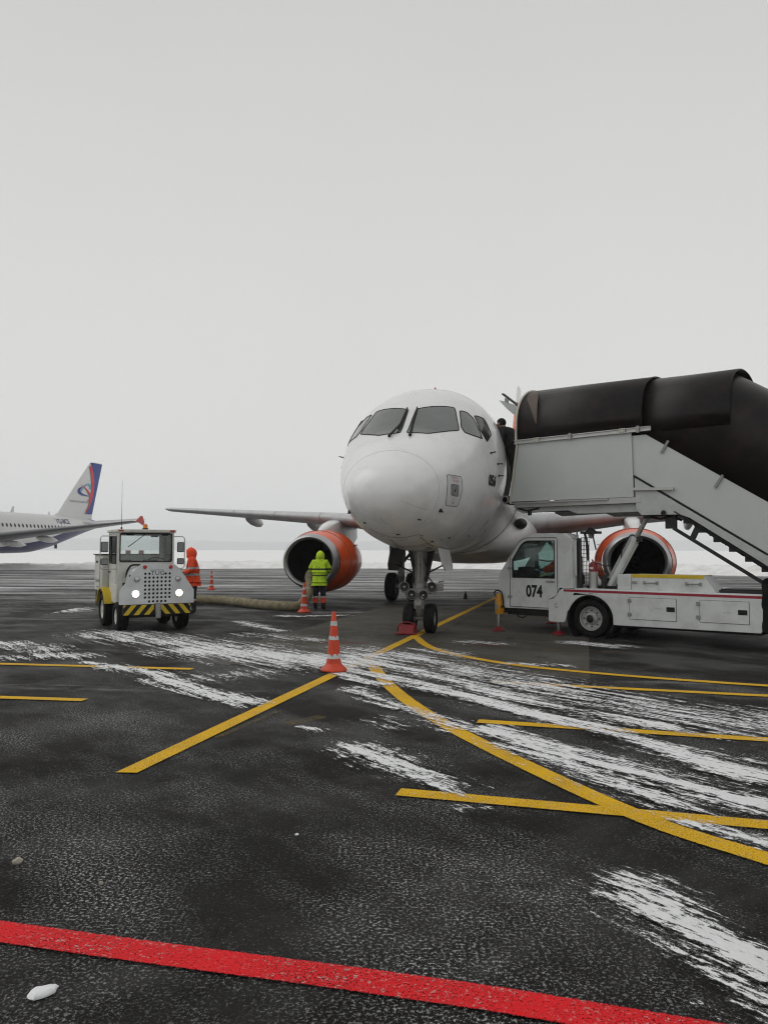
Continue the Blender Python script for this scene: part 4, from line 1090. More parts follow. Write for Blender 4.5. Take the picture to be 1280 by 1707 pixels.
b = MB(); b.add([ca.lerp(cc, .2) + V(-.012, -.012, 1.30), ca.lerp(cc, .8) + V(-.012, -.012, 1.30), ca.lerp(cc, .8) + V(-.012, -.012, 1.80), ca.lerp(cc, .2) + V(-.012, -.012, 1.80)], [(0, 1, 2, 3)]); b.build('rear_window', GLASST, cabo, 0)
# rubber window seal, door outline, hinges, handle
b = MB(); b.tube([V(u, .018, v) for u, v in win + win[:1]], .013, 6, False); b.build('window_seal', BLACK, cabo)
dl = [(-1.80, .535), (-.725, .535), (-.70, .80), (-.70, 1.93), (-.72, 1.965), (-1.40, 1.965), (-1.53, 1.92), (-1.61, 1.84), (-1.78, 1.58), (-1.80, 1.50)]
b = MB(); b.tube([V(u, .0185, v) for u, v in dl + dl[:1]], .007, 5, False); b.build('door_seam', SEAM, cabo)
for z in (.74, 1.33):
    b = MB(); b.box((-1.80, .010, z), (.10, .02, .04)); b.tube([(-1.80, -.002, z - .035), (-1.80, -.002, z + .035)], .012, 8); b.build('door_hinge', STEEL, cabo, bevel=.003)
b = MB(); b.box((-.86, .008, 1.075), (.19, .016, .035)); b.sphere((-.80, -.004, 1.075), .018, 8, 6); b.build('door_handle', STEEL, cabo, bevel=.004)
lettering('lettering', '074', .34, lambda u, v: V(-1.23 + u, .0165, .855 + v), BLACK, cabo, (.74, .98), .012)
b = MB(); b.box((-1.32, .013, .512), (.78, .008, .018)); b.build('sill_strip', ALU, cabo)
b = MB(); b.box((-1.3, 1.1, .44), (1.45, 2.0, .09)); b.box((-1.25, 1.58, .72), (1.55, 1.16, .45)); b.tube([(-1.7, .1, .42), (-1.62, .05, .32), (-1.5, .05, .31), (-1.4, .1, .40)], .015, 6); b.build('under_frame', BLACK, cabo, bevel=.01)
b = MB(); b.box((-1.80, .50, 1.08), (.40, .80, .40)); b.box((-1.66, .42, 1.30), (.16, .4, .12)); b.build('dashboard', INTER, cabo, bevel=.03)
b = MB(); b.box((-.74, .46, .95), (.5, .50, .14)); b.box((-.47, .36, 1.28), (.10, .48, .64)); b.box((-.47, .34, 1.68), (.08, .26, .20)); b.build('seat', INTER, cabo, bevel=.03)
b = MB(); b.box((-1.2, .5, .60), (1.6, .84, .05)); b.build('cab_floor', INTER, cabo)
b = MB(); b.tube([V(-1.47 + .19 * math.cos(a) * .35, .48 + .19 * math.sin(a), 1.20 + .19 * math.cos(a) * .94) for a in [2 * math.pi * k / 20 for k in range(21)]], .014, 6, False); b.tube([(-1.47, .48, 1.20), (-1.65, .48, 1.05)], .02, 6); b.build('steering_wheel', BLACK, cabo)
b = MB(); b.tube([(-1.72, CW - .02, 1.75), (-1.85, CW + .22, 1.72), (-1.85, CW + .22, 1.30), (-1.74, CW - .02, 1.27)], .012, 6); b.box((-1.84, CW + .20, 1.45), (.05, .20, .32)); b.build('door_mirror', BLACK, cabo, bevel=.015)
b = MB(); b.tube([(-1.3, .3, 2.02), (-1.3, .3, 2.08)], .02, 8); b.build('marker_lamp', AMBER, cabo)
# mesh guard, mast and canister behind the cab
g = MB()
for i in range(6): g.tube([(-.24 + i * .032, .16, .95), (-.24 + i * .032, .16, 1.96)], .0055, 5)
for i in range(13): g.tube([(-.25, .16, 1.0 + i * .08), (-.07, .16, 1.0 + i * .08)], .0055, 5)
tpart(g, 'mesh_guard', BLACK)
b = MB(); b.box((-.30, .18, 1.45), (.06, .10, 1.0)); tpart(b, 'guard_post', DARKST, bevel=.01)
b = MB(); b.tube([(-.315, .06, 1.90), (-.315, .06, 1.20)], .02, 8); tpart(b, 'grab_rail', TRUCKW)
b = MB(); b.box((-.1, .3, 2.06), (.34, .25, .05)); b.tube([(-.22, .28, 2.04), (-.16, .26, 1.8), (-.14, .24, 1.5)], .025, 6); b.tube([(-.06, .28, 2.04), (-.02, .26, 1.9), (.03, .24, 1.72)], .015, 6); b.tube([(-.1, .3, 2.08), (-.1, .3, 2.16)], [.12, .02], 10); tpart(b, 'work_lamp', DARKST)
cn = empty('canister', (-.02, .22, .957), 0, truck)
b = MB(); b.tube([(0, 0, 0), (0, 0, .33)], .085, 18); b.build('cylinder', ALU, cn)
b = MB(); b.tube([(0, 0, .33), (0, 0, .46), (0, 0, .52)], [.088, .088, .045], 18); b.tube([(0, 0, .52), (-.03, 0, .57)], [.02, .012], 6); b.build('cap', REDP, cn)
b = MB(); b.tube([(.03, -.02, .50), (.15, -.02, .48), (.24, .0, .44), (.34, .05, .46)], .012, 6); b.build('hose', BLACK, cn)
b = MB(); b.box((0, -.0865, .40), (.075, .003, .045)); b.build('tag', TRUCKW, cn)
b = MB(); b.tube([(.18, .25, .96), (.18, .25, 1.22)], .05, 10); b.tube([(.05, .5, 1.0), (.3, .45, 1.12), (.5, .4, 1.1)], .03, 8); b.box((.35, .7, 1.06), (.45, .5, .2)); tpart(b, 'pump_unit', DARKST, bevel=.01)

# stabiliser jacks
def jack(x, y, z_top, body, r):
    j = empty('stabiliser_jack', (x, y, 0), 0, truck)
    if body:
        q = MB(); q.tube([(0, 0, .36), (0, 0, .40), (0, 0, .74), (0, 0, .79)], [.06, .075, .075, .05], 14); q.box((.05, .06, .55), (.09, .10, .38)); q.build('sleeve', JACKY, j, bevel=.008)
        q = MB(); q.tube(smooth_path([(.02, -.05, .70), (-.06, -.07, .80), (0, -.06, .86), (.09, -.03, .82), (.11, 0, .66), (.10, .02, .5)], 6), .016, 6); q.tube(smooth_path([(.08, -.04, .5), (.15, -.05, .55), (.17, -.02, .45), (.12, .02, .4)], 6), .012, 6); q.build('hydraulic_hose', BLACK, j)
        q = MB(); q.box((-.0, -.08, .52), (.05, .03, .10)); q.build('valve', STEEL, j, bevel=.005)
    q = MB(); q.tube([(0, 0, .05), (0, 0, z_top)], r, 12); q.build('rod', CHROME, j)
    q = MB(); q.lathe([(.012, .14), (.03, .14), (.055, .09), (.08, .05), (.10, .045)], 20, Matrix.Rotation(R(90), 4, 'X')); q.tube([(0, 0, .011), (0, 0, .03)], .138, 20); q.build('foot', REDP, j)
jack(-2.06, -.02, .4, True, .035); jack(-.73, .10, .32, False, .032); jack(-2.0, W2 + .02, .4, True, .035); jack(-.73, W2 - .10, .32, False, .032)

# boarding platform
b = MB(); b.box((-.38, 1.1, 2.66), (2.75, 1.94, .11)); tpart(b, 'platform_floor', ALU, bevel=.006)
for yy in (.22, W2 - .22):
    b = MB(); b.plate([(-1.78, 2.56), (-1.60, 2.49), (-.55, 2.52), (-.35, 2.44), (.95, 2.44), (.95, 2.604), (-1.78, 2.604)], [], side, yy, yy + .08); tpart(b, 'platform_beam', STRINGG, bevel=.006)
for y0, y1 in ((.13, .16), (W2 - .16, W2 - .13)):
    b = MB(); b.plate([(-1.82, 2.74), (.86, 2.72), (.83, 3.96), (-1.63, 3.97)], [], side, y0, y1); pn = tpart(b, 'side_panel', PANELG, bevel=.006)
    yo = y0 - .012 if y0 < 1 else y1 + .012
    b = MB(); b.bar((-1.84, yo, 2.71), (-1.65, yo, 3.98), .035, .05, (0, 1, 0)); b.build('edge_trim', CREAM, pn)
    b = MB(); b.bar((-1.84, yo, 2.705), (.35, yo, 2.70), .05, .03); b.build('bottom_trim', ALU, pn)
    yr = y0 - .03 if y0 < 1 else y1 + .03
    b = MB(); b.box((-.25, yr, 4.035), (2.94, .035, .018)); b.box((-.25, yr, 3.965), (2.94, .035, .018)); b.box((-.25, yr + .012, 4.0), (2.94, .01, .055)); rl = b.build('sliding_rail', ALU, pn, bevel=.003)
    for x in (-1.18, .67):
        q = MB(); q.box((x, yr - .022, 4.0), (.11, .012, .10)); q.build('bracket_plate', CREAM, rl, bevel=.003)
        for dx in (-.025, .025):
            for dz in (-.025, .025): 
                q = MB(); q.tube([(x + dx, yr - .027, 4.0 + dz), (x + dx, yr - .034, 4.0 + dz)], .009, 6); q.build('bolt', DARKST, rl)
    for x in (-.42, .98):
        q = MB(); q.box((x, yr - .024, 4.0), (.06, .02, .13)); q.build('bracket', STEEL, rl, bevel=.003)
# front bumper roll and gear under the platform
b = MB(); b.lathe([(0, .062), (0, .095), (1.9, .095), (1.9, .062)], 20, Matrix.Translation((-1.99, .15, 2.79))); b.lathe([(.02, .062), (1.88, .062)], 20, Matrix.Translation((-1.99, .15, 2.79))); tpart(b, 'bumper_roll', mat('bumper_rubber', (.06, .06, .06), .7))
b = MB(); b.lathe([(-.006, .092), (-.012, .078), (-.006, .064)], 20, Matrix.Translation((-1.99, .15, 2.79))); tpart(b, 'bumper_end_ring', ALU)
b = MB(); b.box((-1.86, 1.1, 2.73), (.12, 1.8, .10)); b.box((-1.80, .22, 2.80), (.10, .10, .16)); b.tube([(-1.7, .2, 2.60), (-1.5, .2, 2.54), (-1.2, .2, 2.58)], .02, 6); b.box((-1.42, .2, 2.50), (.07, .06, .12)); b.box((-.9, .5, 2.56), (.8, .5, .08)); tpart(b, 'platform_front_gear', DARKST, bevel=.006)

# canopy: arches over the platform, then down along the flight
def arch(t, zb, zt, hw, spring, n=22, yc=1.1):
    pts = [V(t, yc - hw, zb)]
    for k in range(n + 1):
        a = math.pi - math.pi * k / n
        pts.append(V(t, yc + hw * math.copysign(abs(math.cos(a)) ** .9, math.cos(a)), spring + (zt - spring) * abs(math.sin(a)) ** .9))
    pts.append(V(t, yc + hw, zb)); return pts
def shell(secs, name, m, parent, th=.025, bev=0):
    q = MB(); q.loft(secs, closed=False, cap=False); o = q.build(name, m, parent, 35)
    sm = o.modifiers.new('thickness', 'SOLIDIFY'); sm.thickness = th; sm.offset = 0
    return o
cp = empty('canopy', (0, 0, 0), 0, truck)
shell([arch(t, 4.05, z, hw, 4.28) for t, z, hw in ((-1.66, 5.22, .96), (-.4, 5.19, .965), (1.04, 5.14, .97))], 'arch_section', CANOPY, cp)
shell([arch(t, 3.93, z, hw, 4.22) for t, z, hw in ((.98, 5.10, .94), (1.8, 5.075, .945), (2.62, 5.06, .95))], 'arch_section', CANOPY, cp)
def slant(t):
    zb = 3.86 - .652 * (t - 1.16); zt = min(5.02, 5.02 - .66 * (t - 2.45)); return arch(t, zb, zt, .925, max(zb + .05, zt - .88))
shell([slant(t) for t in (1.16, 1.6, 2.0, 2.3, 2.45, 2.7, 3.2, 3.8, 4.4, 5.0)], 'sloping_section', CANOPY, cp)
# ribs, rivet lines and front hoop
def hoop(sec, r, name, m): 
    q = MB(); q.tube(sec, r, 6); return q.build(name, m, cp)
hoop([p + V(-.01, 0, 0) for p in arch(-1.68, 3.95, 5.235, .975, 4.28)], .026, 'front_hoop', CREAM)
hoop(arch(1.045, 4.05, 5.155, .985, 4.28), .005, 'edge_strip', BLACK)
hoop(arch(2.622, 3.93, 5.062, .952, 4.22), .006, 'edge_strip', BLACK)
# brown patch on the first arch's front, light through the canopy painted in
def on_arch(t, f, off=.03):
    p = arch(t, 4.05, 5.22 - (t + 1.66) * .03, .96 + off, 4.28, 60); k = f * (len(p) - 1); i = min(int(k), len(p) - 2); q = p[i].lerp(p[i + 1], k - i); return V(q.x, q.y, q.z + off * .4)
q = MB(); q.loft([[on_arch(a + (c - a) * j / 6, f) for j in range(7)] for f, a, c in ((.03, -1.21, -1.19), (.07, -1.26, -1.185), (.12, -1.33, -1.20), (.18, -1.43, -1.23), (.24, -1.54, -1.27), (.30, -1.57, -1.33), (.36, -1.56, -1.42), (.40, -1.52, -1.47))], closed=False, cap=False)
q.build('painted_glow_patch', mat('brown_painted_glow', (.055, .028, .014), .4, var=.3, vs=3), cp, 60)
rv = MB()
for t, zb, zt, hw, sp in ((1.0, 4.06, 5.145, .984, 4.28), (2.58, 3.95, 5.065, .964, 4.22), (-.45, 4.06, 5.195, .979, 4.28)):
    for p in arch(t, zb, zt, hw, sp, 34)[:20]: rv.sphere(p, .009, 6, 4)
for i in range(24): rv.sphere((-1.5 + i * .105, .128, 4.09), .008, 6, 4)
for i in range(16): rv.sphere((1.08 + i * .1, .148, 3.96), .008, 6, 4)
rvo = rv.build('rivets', DARKST, cp); rvo['kind'] = 'stuff'
# hinged front flaps above the aircraft door
for yf in (.30, W2 - .34):
    q = MB(); q.plate([(-2.22, 5.00), (-2.10, 4.965), (-1.68, 4.79), (-1.68, 4.58), (-1.86, 4.65), (-2.0, 4.77)], [], side, yf, yf + .03); fl = q.build('front_flap', STRINGG, cp, bevel=.004)
    q = MB(); q.bar((-2.13, yf + .04, 5.13), (-1.68, yf + .04, 4.77), .10, .035); q.build('flap_edge', DARKST, fl)
    q = MB(); q.plate([(-2.06, 5.03), (-1.95, 4.98), (-1.97, 4.90), (-2.06, 4.95)], [], side, yf - .012, yf - .002); q.build('hinge_plate', HATCHG, fl)
q = MB(); q.bar((-1.72, .145, 4.03), (-1.60, .145, 4.03), .03, .14); q.build('hoop_foot', CREAM, cp)

# stair flight
for y0, y1 in ((.165, .195), (W2 - .195, W2 - .165)):
    b = MB(); b.plate([(.80, 3.90), (1.10, 3.90), (1.16, 3.86), (5.35, 1.13), (5.35, .42), (5.05, .42), (.87, 3.12), (.80, 3.12)], [], side, y0, y1); bl = tpart(b, 'balustrade', PANELG, bevel=.005)
    yo = y0 - .008 if y0 < 1 else y1 + .008
    b = MB(); b.bar((.86, yo, 3.13), (5.05, yo, .425), .03, .03); b.build('shadow_gap', BLACK, bl)
    for x, z in ((1.46, 3.62), (2.41, 2.92), (3.4, 2.27)):
        c = MB(); c.bar((x + .07, yo - .01, z + .12), (x - .07, yo - .01, z - .10), .045, .02, (0, 1, 0)); c.build('canopy_clip', HATCHG, bl)
    yb0, yb1 = (y0 - .03, y1) if y0 < 1 else (y0, y1 + .03)
    b = MB(); b.plate([(.875, 3.08), (.90, 2.48), (1.0, 2.37), (1.72, 2.36), (1.90, 2.29), (4.75, .38), (5.05, .40), (.92, 3.06)], [], side, yb0, yb1); st_ = tpart(b, 'stringer', STRINGG, bevel=.006)
    b = MB(); b.lathe([(-.03, .05), (-.035, .03), (-.02, .028), (-.02, .001)], 16, Matrix.Translation((1.43, yb0 if y0 < 1 else yb1 + .05, 2.40))); b.build('pivot_pin', DARKST, st_)
    b = MB(); b.bar((.86, yb0 - .02 if y0 < 1 else yb1 + .02, 2.87), (1.62, yb0 - .02 if y0 < 1 else yb1 + .02, 2.84), .05, .05); b.build('stop_bar', ALU, st_)
    b = MB(); b.bar((1.62, yb0 - .006 if y0 < 1 else yb1 + .006, 2.42), (4.75, yb0 - .006 if y0 < 1 else yb1 + .006, .40), .012, .02); b.build('stringer_groove', BLACK, st_)
for i in range(13):
    x, z = 1.45 + i * .262, 2.50 - i * .173
    b = MB(); b.box((x + .12, 1.1, z), (.30, 1.78, .035)); b.box((x - .02, 1.1, z + .07), (.03, 1.78, .15)); b.box((x + .13, .26, z - .07), (.20, .06, .12)); tpart(b, 'step', DARKST, bevel=.004)
# hydraulic rams and braces
for yy in (.36,):
    rm = empty('lift_ram', (0, yy, 0), 0, truck)
    d = V(1.05 - .26, 0, 2.38 - 1.0); p0 = V(.26, 0, 1.0)
    b = MB(); b.tube([p0, p0 + d * .66], .068, 16); b.tube([p0 + d * .64, p0 + d * .69], .082, 16); b.build('cylinder', TRUCKW, rm)
    b = MB(); b.tube([p0 + d * .66, p0 + d], .045, 12); b.build('rod', STEEL, rm)
    b = MB(); b.tube([p0 + V(-.06, .13, .15), p0 + d * .62 + V(-.06, .13, .15)], .04, 10); b.tube([p0 + V(.1, -.02, 0), p0 + V(.1, -.02, 0) + d * .6], .018, 6); b.build('guide_bar', STRINGG, rm)
    b = MB(); b.box(p0 + d, (.16, .12, .14)); b.box(p0 + d * .68 + V(.07, -.02, -.02), (.09, .10, .10)); b.tube(smooth_path([p0 + d * .7, p0 + d * .72 + V(-.12, -.05, 0), p0 + d * .55 + V(-.15, -.04, 0), p0 + d * .4 + V(-.08, 0, 0)], 5), .014, 6); b.build('clevis', DARKST, rm, bevel=.01)
    b = MB(); b.bar((1.55, yy - .1, 2.12), (3.25, yy - .1, 1.03), .05, .06); b.bar((1.90, yy - .1, 1.93), (2.02, yy - .1, 2.18), .05, .10); b.box((1.5, yy - .06, 2.25), (.2, .08, .28)); tpart(b, 'brace', DARKST, bevel=.005)
b = MB(); b.tube(smooth_path([(1.1, .3, 2.36), (1.3, .26, 2.30), (1.5, .28, 2.33), (1.7, .3, 2.26)], 6), .025, 6); b.box((1.25, .6, 2.40), (.5, .5, .08)); tpart(b, 'pipe_run', DARKST)
for i in range(7):
    x, z = 1.98 + i * .33, 2.19 - i * .221
    b = MB(); b.bar((x - .20, .25, z + .135), (x + .16, .25, z - .115), .10, .085); b.build('chain_guard', BLACK, truck)
b = MB(); b.box((4.5, 1.1, .42), (1.4, 1.7, .06)); b.box((3.6, 1.1, .55), (1.2, 1.3, .22)); tpart(b, 'rear_frame', DARKST, bevel=.01)

# ------------------------------------------------------------------ tow tug with air start unit (local: -Y forward, X to the right of the picture)
tug = empty('tug', (-5.04, 16.71, 0), R(31))
tag(tug, 'cream airport tug with lit headlights, perforated grille and striped bumper', 'tug')
front = lambda u, v, t: V(u, t, v)
holes = []
for r_ in range(8):
    for c_ in range(7):
        if r_ == 0 and c_ in (2, 3, 4): continue
        if r_ == 7 and c_ in (0, 6): continue
        cx_, cz_ = -.255 + c_ * .085, 1.215 - r_ * .083
        holes.append([(cx_ + .026 * math.cos(-2 * math.pi * k / 10), cz_ + .026 * math.sin(-2 * math.pi * k / 10)) for k in range(10)])
lamp_h = [[(s * .455 + .072 * math.cos(-2 * math.pi * k / 20), .80 + .072 * math.sin(-2 * math.pi * k / 20)) for k in range(20)] for s in (-1, 1)]
b = MB(); b.plate([(-.78, .58), (.78, .58), (.78, .86), (.45, 1.33), (.36, 1.41), (-.36, 1.41), (-.45, 1.33), (-.78, .86)], holes + lamp_h, front, -.50, -.49)
gr = b.build('grille_plate', TUGG, tug, 30)
b = MB(); b.plate([(-.70, .60), (.70, .60), (.70, .84), (.40, 1.30), (-.40, 1.30), (-.70, .84)], [], front, -.465, -.46); b.build('radiator_core', BLACK, tug, 0)
lettering('lettering', 'TUG', .125, lambda u, v: V(u, -.503, 1.225 + v), SEAM, gr, (1.15, 1))
b = MB(); b.box((-.02, -.502, 1.292), (.27, .003, .009)); b.build('lettering_bar', SEAM, gr)
for s in (-1, 1):
    h = empty('headlight', (s * .455, -.50, .80), 0, tug)
    b = MB(); b.lathe([(.012, .073), (-.02, .082), (-.024, .074), (.004, .060)], 24); b.build('bezel', CHROME, h)
    b = MB(); b.lathe([(.004, .0605), (-.010, .036), (-.014, .002)], 24); b.build('lens', LAMPON, h)
    h = empty('fog_lamp', (s * .43, -.505, 1.10), 0, tug)
    b = MB(); b.lathe([(.01, .06), (-.02, .058), (-.026, .05)], 20); b.build('bezel', STEEL, h)
    b = MB(); b.lathe([(-.024, .05), (-.03, .025), (-.032, .002)], 20); b.build('lens', LENS, h)
    b = MB(); b.lathe([(.01, .042), (-.02, .040), (-.03, .025), (-.033, .002)], 18, Matrix.Translation((s * .27, -.50, 1.355))); b.build('marker_lamp', REDLENS, tug)
    b = MB(); b.box((s * .66, -.42, .70), (.20, .12, .22)); b.build('lamp_box', TUGG, tug, bevel=.01)
b = MB(); b.loft([[V(x, y, z) for x, z in ((-w, .62), (w, .62), (w, zt - .12), (w - .1, zt), (-w + .1, zt), (-w, zt - .12))] for y, w, zt in ((-.44, .40, 1.37), (.50, .44, 1.41))]); b.build('hood', TUGG, tug, 30, .015)
b = MB(); b.tube(smooth_path([(-.43, .47, 1.12), (-.44, .30, 1.28), (-.41, .05, 1.385), (-.30, -.2, 1.40)], 6), .022, 8); b.build('air_hose', BLACK, tug)
b = MB(); b.box((-.56, .10, .98), (.05, .08, .07)); b.box((-.46, .0, 1.16), (.02, .05, .05)); b.build('catch', BLACK, tug)
# striped bumper
bp_ = empty('bumper', (0, 0, 0), 0, tug)
b = MB(); b.box((0, -.46, .465), (1.40, .12, .215)); b.build('bumper_beam', BLACK, bp_, bevel=.006)
for s in (-1, 1):
    xs0, xs1 = .075, .695
    for k in range(4):
        a0 = xs0 + (k - .35) * .215; wdt = .108; sl = .17
        poly = [(a0 + sl, .362), (a0 + sl + wdt, .362), (a0 + wdt, .568), (a0, .568)]
        # clip the slanted stripe to the bumper half
        def clip(p, val, keep):
            o = []
            for i in range(len(p)):
                a, c = p[i - 1], p[i]
                ia, ic = keep(a[0], val), keep(c[0], val)
                if ia != ic:
                    t = (val - a[0]) / (c[0] - a[0]); o.append((val, a[1] + (c[1] - a[1]) * t))
                if ic: o.append(c)
            return o
        poly = clip(clip(poly, xs0, lambda x, v: x >= v), xs1, lambda x, v: x <= v)
        if len(poly) < 3: continue
        b = MB(); b.plate([(s * x, z) for x, z in poly], [], front, -.5235, -.521); b.build('yellow_stripe', YELP, bp_, 0)
b = MB(); b.box((0, -.55, .50), (.10, .10, .20)); b.box((0, -.57, .35), (.09, .12, .12)); b.tube([(0, -.60, .28), (0, -.60, .44)], .018, 8); b.build('tow_hitch', STEEL, tug, bevel=.01)
b = MB(); b.box((0, .8, .42), (1.0, 2.4, .16)); b.box((0, .0, .33), (1.2, .14, .12)); b.box((0, 1.42, .36), (1.2, .16, .14)); b.build('chassis', DARKST, tug, bevel=.01)
# cab
cw_ = .62
b = MB()
fwall = [(-cw_, .55), (cw_, .55), (cw_, 2.11), (-cw_, 2.11)]
b.plate(fwall, [rrect(-.565, 1.455, .565, 2.075, .03)], front, .50, .54)
b.plate([(-cw_, .95), (cw_, .95), (cw_, 2.11), (-cw_, 2.11)], [rrect(-.52, 1.45, .52, 2.05, .03)], front, 1.38, 1.41)
for s in (-1, 1):
    b.plate([(.54, .55), (1.38, .55), (1.38, 2.11), (.54, 2.11)], [rrect(.62, 1.42, 1.30, 2.02, .04)], lambda u, v, t: V(s * t, u, v), cw_ - .035, cw_)
cb = b.build('cab', TUGW, tug, 30, .006)
b = MB(); b.box((0, .95, 2.14), (1.30, 1.02, .065)); b.build('roof', TUGW, cb, bevel=.012)
for s in (-1, 1):
    b = MB(); b.box((s * .56, .438, 2.143), (.11, .02, .036)); b.build('roof_marker', REDLENS, cb, bevel=.005)
b = MB(); b.plate(rrect(-.565, 1.455, .565, 2.075, .03), [], front, .515, .520); b.build('windscreen', GLASS, cb, 0)
b = MB(); b.plate(rrect(-.52, 1.45, .52, 2.05, .03), [], front, 1.39, 1.394); b.build('rear_window', GLASS, cb, 0)
for s in (-1, 1):
    b = MB(); b.plate(rrect(.62, 1.42, 1.30, 2.02, .04), [], lambda u, v, t: V(s * t, u, v), cw_ - .02, cw_ - .016); b.build('door_window', GLASS, cb, 0)
    b = MB(); b.tube([V(s * (cw_ + .002), u, v) for u, v in rrect(.62, 1.42, 1.30, 2.02, .04) + rrect(.62, 1.42, 1.30, 2.02, .04)[:1]], .014, 6, False); b.build('window_seal', BLACK, cb)
    b = MB(); b.tube([V(s * (cw_ + .001), u, v) for u, v in ((.58, .62), (.58, 2.07), (1.34, 2.07), (1.34, .62), (.58, .62))], .006, 5, False); b.build('door_seam', SEAM, cb)
    b = MB(); b.box((s * (cw_ + .012), 1.26, 1.22), (.02, .12, .03)); b.build('door_handle', BLACK, cb)
b = MB(); o_ = rrect(-.565, 1.455, .565, 2.075, .03); b.tube([V(u, .498, v) for u, v in o_ + o_[:1]], .014, 6, False); b.build('windscreen_seal', BLACK, cb)
b = MB(); b.box((0, .505, 2.085), (1.05, .02, .02)); b.tube([(-.02, .485, 2.07), (-.40, .49, 1.78)], .008, 6); b.bar((-.40, .488, 1.78), (-.24, .492, 1.90), .012, .015); b.build('wiper', BLACK, cb)
b = MB(); b.box((-.35, .52, 2.05), (.16, .03, .03)); b.box((.42, .52, 2.05), (.14, .03, .03)); b.box((.20, .60, 2.03), (.16, .03, .05)); b.build('sun_visor', BLACK, cb)
b = MB(); b.box((0, .64, 1.38), (1.1, .2, .09)); b.box((-.2, .62, 1.45), (.16, .12, .05)); b.build('dashboard', INTER, cb, bevel=.02)
b = MB(); b.tube([V(.27 + .21 * math.cos(a), .78 - .10 * math.sin(a), 1.44 + .17 * math.sin(a) * .6) for a in [2 * math.pi * k / 24 for k in range(25)]], .013, 6, False); b.tube([(.27, .78, 1.44), (.27, .70, 1.35)], .02, 6); b.bar((.08, .78, 1.44), (.46, .78, 1.44), .02, .02); b.build('steering_wheel', BLACK, cb)
b = MB(); b.box((.0, 1.20, 1.18), (1.0, .36, .10)); b.box((-.3, 1.34, 1.36), (.36, .06, .26)); b.box((.3, 1.34, 1.36), (.36, .06, .26)); b.build('seat', INTER, cb, bevel=.03)
# mirrors on tubular brackets
for s, xo in ((-1, .98), (1, .86)):
    mr = empty('mirror_bracket', (0, 0, 0), 0, tug)
    b = MB(); b.tube([V(s * .60, .54, 2.02), V(s * (xo - .04), .50, 2.02), V(s * xo, .50, 1.98), V(s * xo, .50, 1.34), V(s * (xo - .04), .50, 1.30), V(s * .60, .54, 1.30)], .011, 8); b.build('tube_frame', ALU, mr)
    for z, h in ((1.78, .23), (1.46, .14)):
        b = MB(); b.box((s * (xo - .09), .50, z), (.155, .05, h)); q_ = b.build('mirror_shell', BLACK, mr, bevel=.02)
        b = MB(); b.box((s * (xo - .09), .473, z), (.135, .004, h - .03)); b.build('mirror_back', HATCHG, q_, bevel=.004)
b = MB(); b.tube([(-.52, .60, 2.17), (-.52, .60, 3.25)], [.006, .0025], 5); b.tube([(-.52, .60, 2.165), (-.52, .60, 2.22)], .018, 8); b.build('whip_antenna', BLACK, tug)
bc = empty('beacon', (.0, .62, 2.172), 0, tug)
b = MB(); b.tube([(0, 0, 0), (0, 0, .03)], .065, 16); b.build('base', BLACK, bc)
b = MB(); b.tube([(0, 0, .03), (0, 0, .10), (0, 0, .125)], [.055, .05, .03], 16); b.build('dome', AMBER, bc)
# air start unit behind the cab
au = empty('air_start_unit', (0, 1.45, 0), 0, tug)
b = MB(); b.box((0, .45, 1.19), (1.50, .88, .82)); b.build('housing', TUGW, au, bevel=.015)
b = MB(); b.box((0, .45, 1.612), (1.56, .94, .025)); b.build('lid', DARKST, au, bevel=.005)
b = MB(); b.box((-.5, .55, .57), (.45, .62, .36)); b.box((.5, .55, .57), (.45, .62, .36)); b.build('side_tank', BLACK, au, bevel=.015)
b = MB(); b.box((-.752, .26, 1.19), (.004, .02, .8)); b.box((-.7525, .60, 1.44), (.005, .25, .05)); b.box((-.7525, .50, .86), (.005, .30, .012)); b.build('panel_seam', SEAM, au)
for x in (-.17, .13):
    b = MB(); b.box((x, .05, 1.665), (.11, .06, .085)); b.build('rear_lamp', mat('pale_red_lens', (.75, .25, .18), .4), au, bevel=.008)
lettering('lettering', 'Cummins', .13, lambda u, v: V(-.7545, .50 - u, 1.01 + v), SEAM, au, (1, 1))
b = MB(); b.tube([(.75, .5, .9), (.9, .62, .8), (1.0, .8, .5)], .10, 12); b.build('outlet', DARKST, au)
# wheels and yellow rear wings
for s in (-1, 1):
    wheel_set('wheel', tug, (s * .64, 0, .31), .31, .24, .17, TUGW)
    wheel_set('wheel', tug, (s * .64, 1.42, .37), .37, .24, .22, TUGW)
    b = MB(); secs = []
    for k in range(13):
        a = R(15 + 150 * k / 12); secs.append([V(s * x, 1.42 - math.cos(a) * r_, .40 + math.sin(a) * r_) for x, r_ in ((.50, .47), (.79, .47), (.79, .44), (.77, .44), (.77, .455), (.50, .455))])
    b.loft(secs); b.build('rear_wing', YELP, tug, 40)
    b = MB(); b.box((s * .56, .80, .76), (.14, .50, .40)); b.build('step_panel', TUGW, tug, bevel=.01)

